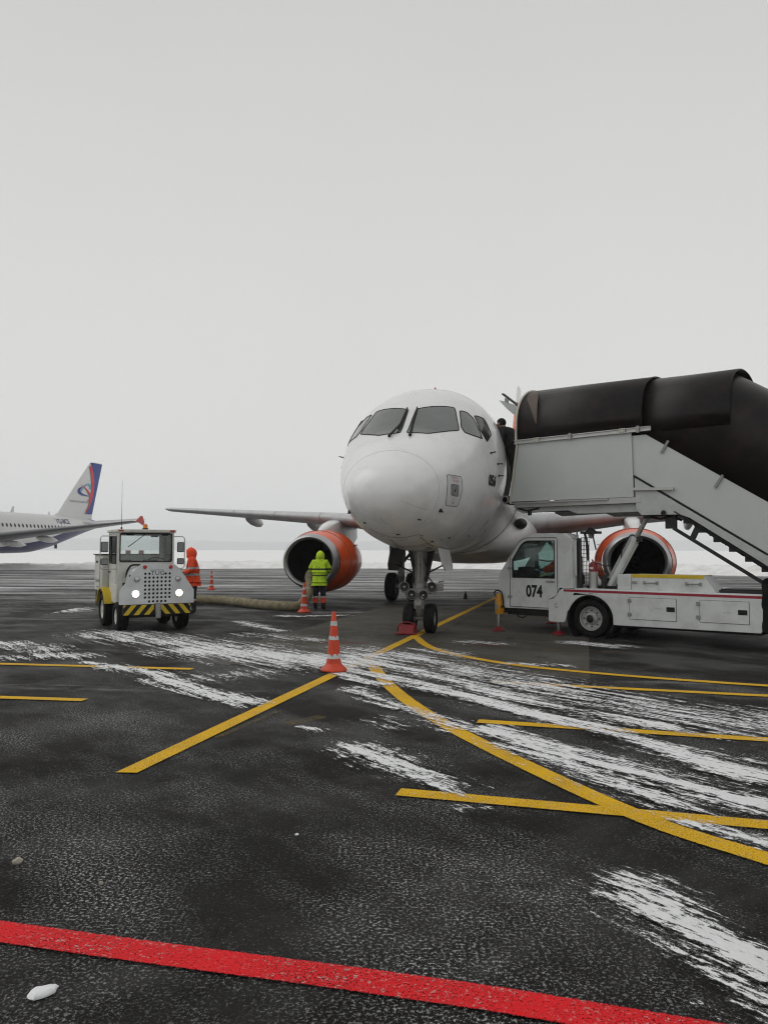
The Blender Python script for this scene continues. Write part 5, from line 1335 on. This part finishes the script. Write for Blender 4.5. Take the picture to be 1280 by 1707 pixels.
# ------------------------------------------------------------------ traffic cones
def make_cone():
    c = empty('traffic_cone')
    ax_ = Matrix.Rotation(R(90), 4, 'X')
    H_ = .82
    def rad(z): return .105 - (.105 - .027) * (z - .10) / (H_ - .10)
    b = MB(); b.lathe([(0.10, .108), (.095, rad(.10)), (.5, rad(.5)), (H_ - .012, rad(H_)), (H_, rad(H_) - .008), (H_, .012), (H_ - .05, .012)], 32, ax_); b.build('body', CONEO, c, 40)
    b = MB(); b.lathe([(0.002, .178), (.018, .185), (.032, .180), (.05, .155), (.08, .125), (.105, .108), (.10, .10)], 32, ax_); b.lathe([(.003, .178), (.003, .05)], 32, ax_); b.build('base', CONEO, c, 40)
    for z0, z1 in ((.765 * H_, .845 * H_), (.53 * H_, .60 * H_), (.215 * H_, .295 * H_)):
        b = MB(); n_ = 32; rnd = random.Random(int(z0 * 1000)); rows = [[], []]
        for k in range(n_):
            a = 2 * math.pi * k / n_
            for i, z in enumerate((z0 + rnd.uniform(-.006, .003), z1 + rnd.uniform(-.012, .004))):
                if i == 1 and rnd.random() < .08: z -= .03
                r_ = rad(z) + .002; rows[i].append(V(r_ * math.cos(a), r_ * math.sin(a), z))
        b.loft(rows, cap=False); b.build('reflective_band', CONEW, c, 60)
    return c
cone = make_cone()
for i, (x, y, rz, lab) in enumerate(((-.70, 10.80, 0.4, 'orange traffic cone on the snow beside the yellow lines, nearest of the cones'),
                                     (-2.19, 21.2, 1.7, 'orange traffic cone beside the hose and the worker at the engine'),
                                     (-7.50, 33.5, 2.9, 'small distant orange traffic cone standing alone behind the tug'))):
    c_ = cone if i == 0 else copy_tree(cone)
    c_.location = (x, y, .028 if i == 0 else .005); c_.rotation_euler[2] = rz; tag(c_, lab, 'traffic cone', 'traffic cones on the apron')

# ------------------------------------------------------------------ hose, chock, marker
P_ = smooth_path([(-6.05, 18.75, .75), (-6.5, 19.6, .30), (-6.9, 21.0, .145), (-7.1, 22.9, .145), (-6.4, 24.5, .145), (-5.3, 24.35, .145), (-4.45, 23.5, .145), (-3.5, 22.25, .145), (-2.75, 21.62, .145), (-2.38, 21.70, .16), (-2.18, 22.0, .42), (-2.14, 22.35, .72), (-2.2, 22.75, .90), (-2.22, 23.2, 1.0)], 14)
b = MB(); b.tube(P_, [.135 * (1 + .05 * math.sin(i * 1.7) + .05 * mn.noise(V(i * .3, 0, 0))) for i in range(len(P_))], 14)
hs = b.build('air_start_hose', HOSE, None, 70); tag(hs, 'thick khaki air hose lying on the apron from tug to engine', 'hose')
# nose wheel chock
ck = empty('wheel_chock', (.47, 15.66, .006), R(-14.8)); tag(ck, 'red steel wheel chock in front of the nose wheel', 'wheel chock')
b = MB(); b.plate([(-.13, 0), (.15, 0), (.15, .03), (.02, .20), (-.02, .20), (-.13, .03)], [], lambda u, v, t: V(t, u, v), -.15, .15); b.build('wedge', REDP, ck, bevel=.01)
b = MB(); b.tube([V(-.20, 0, .02), V(-.19, -.02, .16)] + [V(-.15 * math.cos(R(a)) * 1.2, -.03, .16 + .09 * math.sin(R(a))) for a in range(0, 181, 20)] + [V(.19, -.02, .16), V(.20, 0, .02)], .014, 8); b.build('carry_hoop', REDP, ck)
b = MB(); b.box((0, -.14, .03), (.44, .04, .035)); b.build('cross_bar', REDP, ck, bevel=.006)
# small black marker standing on the far apron
mk = empty('ground_marker', (2.89, 27.35, .001)); tag(mk, 'small black upright marker on the apron behind the nose gear', 'marker')
b = MB(); b.tube([(0, 0, 0), (0, 0, .02)], .10, 12); b.build('foot', BLACK, mk)
b = MB(); b.tube([(0, 0, .02), (0, 0, .14), (0, 0, .20), (0, 0, .26)], [.065, .06, .03, .012], 12); b.build('post', BLACK, mk)

# ------------------------------------------------------------------ the airliner parked far left
far = empty('airliner', (-44.1, 46.7, 0), R(-15)); tag(far, 'distant white airliner with blue belly and blue and red tail fin', 'airliner')
FF = [(0.05, 3.1, 3.3, .1, 3.2), (1, 2.3, 4.1, 1.0, 3.2), (3, 1.7, 5.0, 1.7, 3.4), (6, 1.45, 5.48, 1.97, 3.47), (28, 1.45, 5.48, 1.97, 3.47), (31, 1.50, 5.48, 1.95, 3.5), (34, 1.95, 5.47, 1.80, 3.7), (37, 2.75, 5.42, 1.5, 4.05), (40, 3.6, 5.3, 1.05, 4.45), (43, 4.35, 5.1, .5, 4.75), (44.5, 4.7, 4.95, .15, 4.85)]
_F = np.array(FF)
def fr2(y, n=48, grow=0.0):
    zb, zt, hw, zm = [pchip(_F[:, 0], _F[:, k], y) for k in (1, 2, 3, 4)]
    return [V((hw + grow) * math.cos(2 * math.pi * k / n), y, zm + ((zt - zm) if math.sin(2 * math.pi * k / n) > 0 else (zm - zb)) * math.sin(2 * math.pi * k / n) * (1 + grow / 2)) for k in range(n)]
ysf = [.05, .3, 1, 2, 3, 4.5, 6] + list(range(8, 30, 3)) + [29.5 + i * .75 for i in range(21)]
b = MB(); b.loft([fr2(y) for y in ysf]); b.build('fuselage', GREYW, far, 60)
b = MB(); secs = []
for y in [24 + i * .75 for i in range(27)]:
    k = max(0, min(1, (y - 24) / 17)); half = 4.6 + 9.6 * k ** 1.0
    n_ = 23; zb, zt, hw, zm = [pchip(_F[:, 0], _F[:, j], y) for j in (1, 2, 3, 4)]
    row = []
    for i in range(n_):
        a = -math.pi / 2 + (i / (n_ - 1) - .5) * 2 * half * math.pi / 24
        row.append(V((hw + .012) * math.cos(a), y, zm + (zm - zb + .012) * math.sin(a)))
    secs.append(row)
b.loft(secs, closed=False, cap=False); b.build('blue_belly', NAVYB, far, 60)
b = MB(); b.loft([fr2(y, 48, .016) for y in (41.2, 42, 43, 44, 44.49)], cap=False); b.build('tail_cone', BLUE, far, 60)
FB = MB()
for i in range(26):
    y = 36.3 - i * .533
    hw_y = pchip(_F[:, 0], _F[:, 3], y); zm_y = pchip(_F[:, 0], _F[:, 4], y); zt_y = pchip(_F[:, 0], _F[:, 2], y)
    q = MB(); pts = []
    for k in range(12):
        a = 2 * math.pi * k / 12; yy = y + .13 * math.cos(a); zz = 4.12 + .19 * math.sin(a)
        s_ = max(-1, min(1, (zz - zm_y) / (zt_y - zm_y))); pts.append(V(hw_y * math.sqrt(1 - s_ * s_) + .012, yy, zz))
    q.add(pts, [tuple(range(12))]); q.build('cabin_window', WINDOWD, far, 0, recalc=False)
def far_skin(u, v, y0, z0, off=.02):
    y, z = y0 + u, z0 + v
    hw_y = pchip(_F[:, 0], _F[:, 3], y); zm_y = pchip(_F[:, 0], _F[:, 4], y); zt_y = pchip(_F[:, 0], _F[:, 2], y)
    s_ = max(-1, min(1, (z - zm_y) / (zt_y - zm_y))); return V(hw_y * math.sqrt(1 - s_ * s_) + off, y, z)
lettering('lettering', 'VQ-BCE', .66, lambda u, v: far_skin(u, v, 35.2, 4.75), NAVYB, far, (1, 1), .02)
# fin with livery
def fv(u, v): return (43.7 - (778 - u) / 41.6, 11.76 - (v - 92) * .0150)
b = MB()
def fs2(z, le, te, t): return [V(w_ * t * (te - le), le + x * (te - le), z) for x, w_ in FO]
b.loft([fs2(5.2, 34.9, 42.0, .075), fs2(5.75, 36.2, 42.0, .08), fs2(8.5, 38.6, 42.8, .085), fs2(11.6, 41.4, 43.68, .085), fs2(11.78, 41.9, 43.7, .04)]); fin2 = b.build('fin', GREYW, far, 50)
def fin_x(y, z):
    t = (z - 5.75) / (11.6 - 5.75); le = 36.2 + (41.4 - 36.2) * t; te = 42.0 + 1.68 * t
    x = max(0.001, min(.999, (y - le) / (te - le)))
    th = 5 * (.2969 * math.sqrt(x) - .126 * x - .3516 * x * x + .2843 * x ** 3 - .1036 * x ** 4)
    return (th + .02) * .09 * (te - le) + .05
def fin_strip(rows, name, m, off=0.0):
    """rows: list of (left, right) points in traced (u, v); laid onto the fin's near face."""
    q = MB(); secs = []
    for (a, c) in rows:
        r_ = []
        for i in range(6):
            u = a[0] + (c[0] - a[0]) * i / 5; v = a[1] + (c[1] - a[1]) * i / 5; y, z = fv(u, v); r_.append(V(fin_x(y, z) + off, y, z))
        secs.append(r_)
    q.loft(secs, closed=False, cap=False); return q.build(name, m, fin2, 0)
arcp = [(684, 97), (692, 130), (706, 180), (713, 240), (711, 310), (700, 380), (678, 440), (650, 488)]
te_u = lambda v: 778 - (v - 92) * (778 - 705) / (495 - 92)
fin_strip([((u, v), (te_u(v) - 1, v)) for u, v in arcp], 'blue_panel', BLUE)
fin_strip([((u - w_, v), (u, v)) for (u, v), w_ in zip([(690, 118)] + arcp[1:], (4, 18, 24, 24, 20, 15, 11, 6))], 'red_stripe', LIVRED, .01)
def swoosh(pts, ws, name, m, off):
    P2 = smooth_path([(u, v, 0) for u, v in pts], 5); rows = []; L_ = len(P2)
    for i, p in enumerate(P2):
        d = (P2[min(i + 1, L_ - 1)] - P2[max(i - 1, 0)]).normalized(); f_ = i / (L_ - 1) * (len(ws) - 1); j = min(int(f_), len(ws) - 2); w_ = ws[j] + (ws[j + 1] - ws[j]) * (f_ - j)
        rows.append(((p.x + d.y * w_ / 2, p.y - d.x * w_ / 2), (p.x - d.y * w_ / 2, p.y + d.x * w_ / 2)))
    fin_strip(rows, name, m, off)
swoosh([(618, 290), (598, 312), (600, 335), (625, 348), (668, 354)], (3, 14, 17, 13, 4), 'emblem_arc', BLUE, .02)
swoosh([(605, 345), (615, 315), (640, 280), (665, 264), (682, 280), (676, 304)], (2, 7, 9, 13, 13, 3), 'emblem_arc', CYAN, .015)
swoosh([(612, 276), (645, 300), (672, 332), (687, 362), (680, 382), (658, 388)], (2, 9, 15, 16, 11, 2), 'emblem_arc', LIVRED, .03)
lettering('lettering', 'УРАЛЬСКИЕ АВИАЛИНИИ', .27, lambda u, v: V(fin_x(fv(604, 403)[0] + u, fv(604, 403)[1] + v) + .03, fv(604, 403)[0] + u, fv(604, 403)[1] + v), NAVYB, fin2)
for s in (1, -1):
    b = MB(); b.loft([[V(p.x * s, p.y, p.z) for p in wsec(*q)] for q in ((1.6, 17.2, 25.6, 2.5, .13), (6.5, 20.2, 25.7, 3.0, .115), (15.9, 25.2, 26.9, 4.25, .10), (16.25, 25.7, 27.0, 4.3, .05))])
    wg = b.build('wing', mat('far_wing_grey', (.15, .155, .16), .4, var=.1), far, 50)
    b = MB(); b.plate([(25.6, 4.27), (26.3, 4.75), (26.6, 4.8), (26.9, 4.35), (27.0, 3.95), (26.8, 3.92), (26.2, 4.15)], [], lambda u, v, t: V((16.25 + t) * s, u, v), 0, .06); b.build('wingtip_fence', mat('fence_red', (.50, .05, .035), .4), wg)
    for x, z, ln in ((4.2, 2.55, 3.4), (7.6, 2.95, 3.0)):
        te = 25.65 + max(0, x - 6.5) * .14
        b = MB(); b.loft([[V((x + .26 * r_ * math.cos(2 * math.pi * k / 14)) * s, te - ln * .72 + t * ln, z - .12 - .22 * t + .30 * r_ * math.sin(2 * math.pi * k / 14)) for k in range(14)] for t, r_ in ((0, .03), (.15, .6), (.45, 1), (.75, .85), (1, .05))]); b.build('flap_fairing', BELLY, wg, 60)
    b = MB(); b.loft([[V(p.x * s, p.y, p.z) for p in wsec(*q)] for q in ((.5, 38.6, 41.8, 4.75, .09), (6.1, 41.8, 43.4, 5.25, .09), (6.25, 42.1, 43.45, 5.27, .04))]); b.build('tailplane', GREYW, far, 50)
    g = empty('main_gear', (3.8 * s, 20.6, 0), 0, far)
    for k in (-1, 1): wheel_set('wheel', g, (.45 * k, 0, .58), .58, .42, .28)
    b = MB(); b.tube([(0, 0, .58), (0, 0, 2.6)], .16, 12); b.tube([(-.4, 0, .58), (.4, 0, .58)], .1, 10); b.build('strut', STEEL, g)
g = empty('nose_gear', (0, 6.0, 0), 0, far)
for k in (-1, 1): wheel_set('wheel', g, (.25 * k, 0, .38), .38, .22, .2)
b = MB(); b.tube([(0, 0, .38), (0, 0, 1.7)], .11, 12); b.tube([(-.25, 0, .38), (.25, 0, .38)], .07, 10); b.build('strut', STEEL, g)
for y, h, w_ in ((29.2, .62, .5), (34.6, .35, .3)):
    b = MB(); z0 = 5.45; b.loft([[V(x, y + o, z0 - .05) for x, o in ((-.02, 0), (.02, 0), (.02, w_), (-.02, w_))], [V(x, y + o, z0 + h) for x, o in ((-.01, w_ * .7), (.01, w_ * .7), (.01, w_ * 1.2), (-.01, w_ * 1.2))]]); b.build('blade_antenna', GREYW, far)
b = MB(); b.box((.3, 35.6, 2.15), (.12, .3, .45)); b.build('drain_mast', DARKST, far)

# ------------------------------------------------------------------ people (local: facing -Y, feet at z = 0)
def skin_mesh(name, nodes, edges, roots, levels=2):
    """Skin modifier over a joint graph, applied; nodes = [(pos, (rx, ry))]."""
    me = bpy.data.meshes.new(name); me.from_pydata([p for p, _ in nodes], edges, [])
    o = bpy.data.objects.new(name, me); C.objects.link(o)
    o.modifiers.new('skin', 'SKIN').use_smooth_shade = True
    if not me.skin_vertices: me.attributes.new('skin', 'FLOAT', 'POINT')
    sv = me.skin_vertices[0].data
    for i, (_, r) in enumerate(nodes):
        sv[i].radius = r; sv[i].use_root = i in roots
    su = o.modifiers.new('sub', 'SUBSURF'); su.levels = levels; su.render_levels = levels
    dg = bpy.context.evaluated_depsgraph_get(); dg.update()
    m2 = bpy.data.meshes.new_from_object(o.evaluated_get(dg)); m2.name = name
    bpy.data.objects.remove(o); bpy.data.meshes.remove(me)
    return m2

def banded(name, stops, rough=.8):
    """Cloth dyed in bands by height: stops = [(z from, colour)]."""
    m, n, l, b = nodes_of(name)
    P = n.new('ShaderNodeTexCoord').outputs['Object']
    sx = n.new('ShaderNodeSeparateXYZ'); l.new(P, sx.inputs[0])
    f = math_n(n, l, 'DIVIDE', sx.outputs['Z'], 2.0)
    cr = n.new('ShaderNodeValToRGB'); cr.color_ramp.interpolation = 'CONSTANT'; e = cr.color_ramp.elements
    while len(e) < len(stops): e.new(.5)
    for i, (z, c) in enumerate(stops): e[i].position = z / 2.0; e[i].color = c + (1,)
    l.new(f, cr.inputs['Fac'])
    c = mixc(n, l, ramp(n, l, noise(n, l, P, 14, 5), [(.35, .35), (.6, 0.0)]), cr.outputs['Color'], (0.0, 0.0, 0.0))
    l.new(c, b.inputs['Base Color']); b.inputs['Roughness'].default_value = rough
    bp = n.new('ShaderNodeBump'); bp.inputs['Strength'].default_value = .5; bp.inputs['Distance'].default_value = .03
    l.new(noise(n, l, P, 11, 4), bp.inputs['Height']); l.new(bp.outputs['Normal'], b.inputs['Normal'])
    return m

def person(label, loc, rz, J, body_mat, jacket_mat, hood_mat=None, hair=None, coat=False, glove=GLOVE):
    """J: joints; one continuous body, jacket and hood as children."""
    root = empty('person', loc, rz); tag(root, label, 'person')
    nodes, edges, roots = [], [], []
    def nd(p, r): nodes.append((tuple(p), r if isinstance(r, tuple) else (r, r))); return len(nodes) - 1
    def ed(*k):
        for a, c in zip(k[:-1], k[1:]): edges.append((a, c))
    pel = nd(J['pelvis'], (.150, .110)); roots.append(pel)
    bel = nd(J['belly'], (.140, .108)); ch = nd(J['chest'], (.165, .115)); nk = nd(J['neck'], .060)
    hb = nd(J['head0'], (.078, .085)); ht = nd(J['head1'], (.078, .092)); ed(pel, bel, ch, nk, hb, ht)
    nose = nd(V(*J['head0']).lerp(V(*J['head1']), .35) + V(*J['look']) * .085, .022); ed(hb, nose)
    hands = []
    for s in 'lr':
        hp, kn, an, toe = (nd(J['hip' + s], .115), nd(J['knee' + s], .090), nd(J['ankle' + s], .072), nd(J['toe' + s], (.058, .050))); ed(pel, hp, kn, an, toe)
        sh, el, wr, pa = (nd(J['sho' + s], .068), nd(J['elb' + s], .048), nd(J['wri' + s], .034), nd(J['hand' + s], (.042, .022))); ed(ch, sh, el, wr, pa); hands.append(J['hand' + s])
        d = (V(*J['hand' + s]) - V(*J['wri' + s])).normalized(); sd = d.cross(V(0, 0, 1)); sd = sd.normalized() if sd.length > .1 else V(1, 0, 0); cu = sd.cross(d).normalized()
        h0 = V(*J['hand' + s])
        for k, ln in ((-1.5, .060), (-.5, .072), (.5, .068), (1.5, .052)):
            a = nd(h0 + sd * (.019 * k) - d * .005, .0095); c = nd(h0 + sd * (.021 * k) + d * ln * .6, .009); e_ = nd(h0 + sd * (.021 * k) + d * ln - cu * .028, .0075); ed(a, c, e_); roots.append(a)
        a = nd(h0 - d * .035 + sd * .028 * (1 if s == 'l' else -1), .011); c = nd(h0 - d * .005 + sd * .06 * (1 if s == 'l' else -1) - cu * .01, .0095); e_ = nd(h0 + d * .03 + sd * .062 * (1 if s == 'l' else -1) - cu * .022, .008); ed(a, c, e_); roots.append(a)
    me = skin_mesh('body', nodes, edges, roots)
    me.materials.append(body_mat); me.materials.append(glove); me.materials.append(SKIN); me.materials.append(BOOT)
    hd = V(*J['head0'])
    for p in me.polygons:
        c = p.center; p.use_smooth = True
        if any((c - V(*h)).length < .115 for h in hands): p.material_index = 1
        elif (c - hd.lerp(V(*J['head1']), .4)).length < .17 and (c - V(*J['neck'])).length > .05: p.material_index = 2
        elif min((c - V(*J['ankle' + s])).length for s in 'lr') < .13 or min((c - V(*J['toe' + s])).length for s in 'lr') < .10: p.material_index = 3
    bo = link('body', me, root)
    # eyes and mouth
    look = V(*J['look']).normalized(); sd = look.cross(V(0, 0, 1)).normalized(); mid = hd.lerp(V(*J['head1']), .5)
    q = MB()
    for s in (-1, 1): q.sphere(mid + look * .082 + sd * .032 * s, .011, 8, 6)
    q.build('eyes', BLACK, root)
    q = MB(); m0 = hd.lerp(V(*J['head1']), -.02) + look * .080; q.tube([m0 - sd * .025, m0 + look * .006, m0 + sd * .025], .006, 6); q.build('mouth', mat('lips', (.30, .12, .10), .5), root)
    for s in (-1, 1):
        q = MB(); q.sphere(mid + sd * .086 * s - V(0, 0, .015), (.016, .026, .034), 8, 6); q.build('ear', SKIN, root)
    # jacket over the torso and arms
    nodes, edges, roots = [], [], []
    hem = nd(V(*J['pelvis']) + V(0, 0, -.10 if not coat else -.32), (.225, .200)); wa = nd(J['pelvis'], (.215, .195)); bl = nd(J['belly'], (.212, .195)); c2 = nd(J['chest'], (.225, .200)); nk2 = nd(V(*J['neck']) + V(0, 0, .0), (.095, .09)); roots.append(wa); ed(hem, wa, bl, c2, nk2)
    for s in 'lr':
        sh, el, wr = nd(J['sho' + s], .112), nd(J['elb' + s], .092), nd(V(*J['wri' + s]).lerp(V(*J['elb' + s]), .05), .070); ed(c2, sh, el, wr)
    me = skin_mesh('jacket', nodes, edges, roots); me.materials.append(jacket_mat)
    for p in me.polygons: p.use_smooth = True
    link('jacket', me, root)
    if hood_mat:
        c = V(*J['head0']).lerp(V(*J['head1']), .42); q = MB(); n_, m_ = 20, 14; vs = []
        for i in range(m_ + 1):
            a = -math.pi / 2 + math.pi * i / m_
            for k in range(n_):
                t = 2 * math.pi * k / n_; v = V(.128 * math.cos(a) * math.cos(t), .150 * math.cos(a) * math.sin(t), .165 * math.sin(a) + (.015 if i == m_ else 0))
                v *= 1 + .05 * mn.noise(v * 9); vs.append(c - look * .02 + v)
        fs = []
        for i in range(m_):
            for k in range(n_):
                f = (i * n_ + k, i * n_ + (k + 1) % n_, (i + 1) * n_ + (k + 1) % n_, (i + 1) * n_ + k)
                ce = sum((vs[j] for j in f), V(0, 0, 0)) / 4 - c
                if ce.normalized().dot(look) > .78: continue
                fs.append(f)
        q.add(vs, fs); q.tube([V(*J['neck']) + V(.09 * math.cos(t), .085 * math.sin(t) + .01, .02) for t in [2 * math.pi * k / 16 for k in range(17)]], .04, 8, False)
        ho = q.build('hood', hood_mat, root, 70); so = ho.modifiers.new('thick', 'SOLIDIFY'); so.thickness = .014
    if hair:
        c = V(*J['head0']).lerp(V(*J['head1']), .62); q = MB(); q.sphere(c - look * .012, (.098, .108, .105), 16, 10); q.v = [p for p in q.v]; ho = q.build('hair', hair, root, 70)
        bm = bmesh.new(); bm.from_mesh(ho.data)
        bmesh.ops.delete(bm, geom=[f for f in bm.faces if (f.calc_center_median() - c).dot(look) > .045 and f.calc_center_median().z < c.z + .05 or f.calc_center_median().z < c.z - .06], context='FACES'); bm.to_mesh(ho.data); bm.free()
    return root

def stand_pose(h=1.75, lean=0.0, arms=None, stance=.12):
    k = h / 1.75
    J = dict(pelvis=(0, 0, .95), belly=(0, -.02 - lean * .25, 1.10), chest=(0, -.02 - lean * .6, 1.33), neck=(0, -.03 - lean * .9, 1.485), head0=(0, -.045 - lean, 1.56), head1=(0, -.05 - lean * 1.05, 1.665), look=(0, -1, -.15))
    for s, x in (('l', 1), ('r', -1)):
        J['hip' + s] = (.095 * x, 0, .90); J['knee' + s] = (stance * .95 * x, -.02, .50); J['ankle' + s] = (stance * x, .02, .085); J['toe' + s] = (stance * 1.15 * x, -.13, .045)
        J['sho' + s] = (.185 * x, -.02 - lean * .7, 1.42)
        a = (arms or {}).get(s, ((.27, .03, 1.14), (.25, -.10, .92), (.24, -.14, .83)))
        J['elb' + s] = (a[0][0] * x, a[0][1] - lean * .6, a[0][2]); J['wri' + s] = (a[1][0] * x, a[1][1] - lean * .6, a[1][2]); J['hand' + s] = (a[2][0] * x, a[2][1] - lean * .6, a[2][2])
    for q in J:
        if q != 'look': J[q] = tuple(c * k for c in J[q])
    return J

OR, DK, TP, GN = (.90, .085, .02), (.012, .014, .022), (.48, .50, .50), (.50, .74, .02)
B_DARK = banded('dark_work_trousers', [(0, (.02, .02, .02)), (.34, (.35, .06, .05)), (.36, (.42, .42, .42)), (.40, DK), (.74, TP), (.80, DK)])
J_OR = banded('orange_work_jacket', [(0, OR), (1.02, TP), (1.08, OR), (1.20, TP), (1.255, OR)])
H_OR = HVOR
person('worker in orange hooded hi-vis jacket standing behind the tug', (-5.12, 20.75, .005), R(-78), stand_pose(1.76, .05, dict(l=((.26, -.02, 1.16), (.17, -.26, 1.08), (.13, -.34, 1.07)), r=((.27, .02, 1.15), (.20, -.22, 1.05), (.17, -.30, 1.03)))), B_DARK, J_OR, H_OR)
B_GRN = banded('navy_trousers_orange_cuffs', [(0, (.012, .012, .012)), (.13, TP), (.175, OR), (.34, TP), (.385, DK)])
J_GRN = banded('yellow_work_jacket', [(0, GN), (.955, (.05, .07, .02)), (1.0, GN), (1.13, (.04, .055, .02)), (1.18, GN)])
person('worker in yellow-green hi-vis jacket with back turned at the engine inlet', (-1.86, 22.22, .005), R(176), stand_pose(1.66, .10, dict(l=((.29, -.02, 1.20), (.24, -.26, 1.16), (.20, -.36, 1.16)), r=((.29, -.02, 1.20), (.24, -.26, 1.14), (.21, -.36, 1.14)))), B_GRN, J_GRN, HVGR)
def on_truck(x, y, z):
    a = R(-40.4); return (4.01 + x * math.cos(a) - y * math.sin(a), 15.03 + x * math.sin(a) + y * math.cos(a), z)
B_BLK = banded('black_clothes', [(0, (.012, .012, .012)), (.2, (.012, .012, .014))])
J_BLK = banded('black_coat', [(0, (.012, .011, .012)), (.5, (.014, .012, .013))])
person('person in black coat and cap leaning out at the airliner door', on_truck(-1.86, .50, 2.785), R(-130.4), stand_pose(1.88, .34, dict(l=((.25, -.06, 1.18), (.20, -.28, 1.14), (.17, -.37, 1.15)), r=((.25, -.04, 1.16), (.20, -.24, 1.06), (.18, -.33, 1.05)))), B_BLK, J_BLK, None, COATB, coat=True)
# driver seated in the stair truck's cab
JS = dict(pelvis=(0, 0, .10), belly=(0, .02, .25), chest=(0, .0, .47), neck=(0, -.02, .62), head0=(0, -.04, .695), head1=(0, -.045, .80), look=(0, -1, -.05))
for s, x in (('l', 1), ('r', -1)):
    JS['hip' + s] = (.10 * x, -.02, .08); JS['knee' + s] = (.14 * x, -.44, .12); JS['ankle' + s] = (.13 * x, -.56, -.27); JS['toe' + s] = (.14 * x, -.70, -.31)
    JS['sho' + s] = (.185 * x, -.01, .56); JS['elb' + s] = (.25 * x, -.20, .34); JS['wri' + s] = (.17 * x, -.42, .31); JS['hand' + s] = (.15 * x, -.50, .32)
drv = person('driver in orange hi-vis vest seated in the stair truck cab', on_truck(-.74, .46, .99), R(-130.4), JS, B_BLK, banded('orange_vest', [(0, (.90, .085, .02)), (.55, (.03, .03, .03))]), None, COATB)

for _o in list(C.objects):
    if _o.type == 'MESH' and _o.data.materials and len(_o.data.polygons) and _o.parent is None and 'kind' not in _o and 'label' not in _o:
        print('UNTAGGED', _o.name)
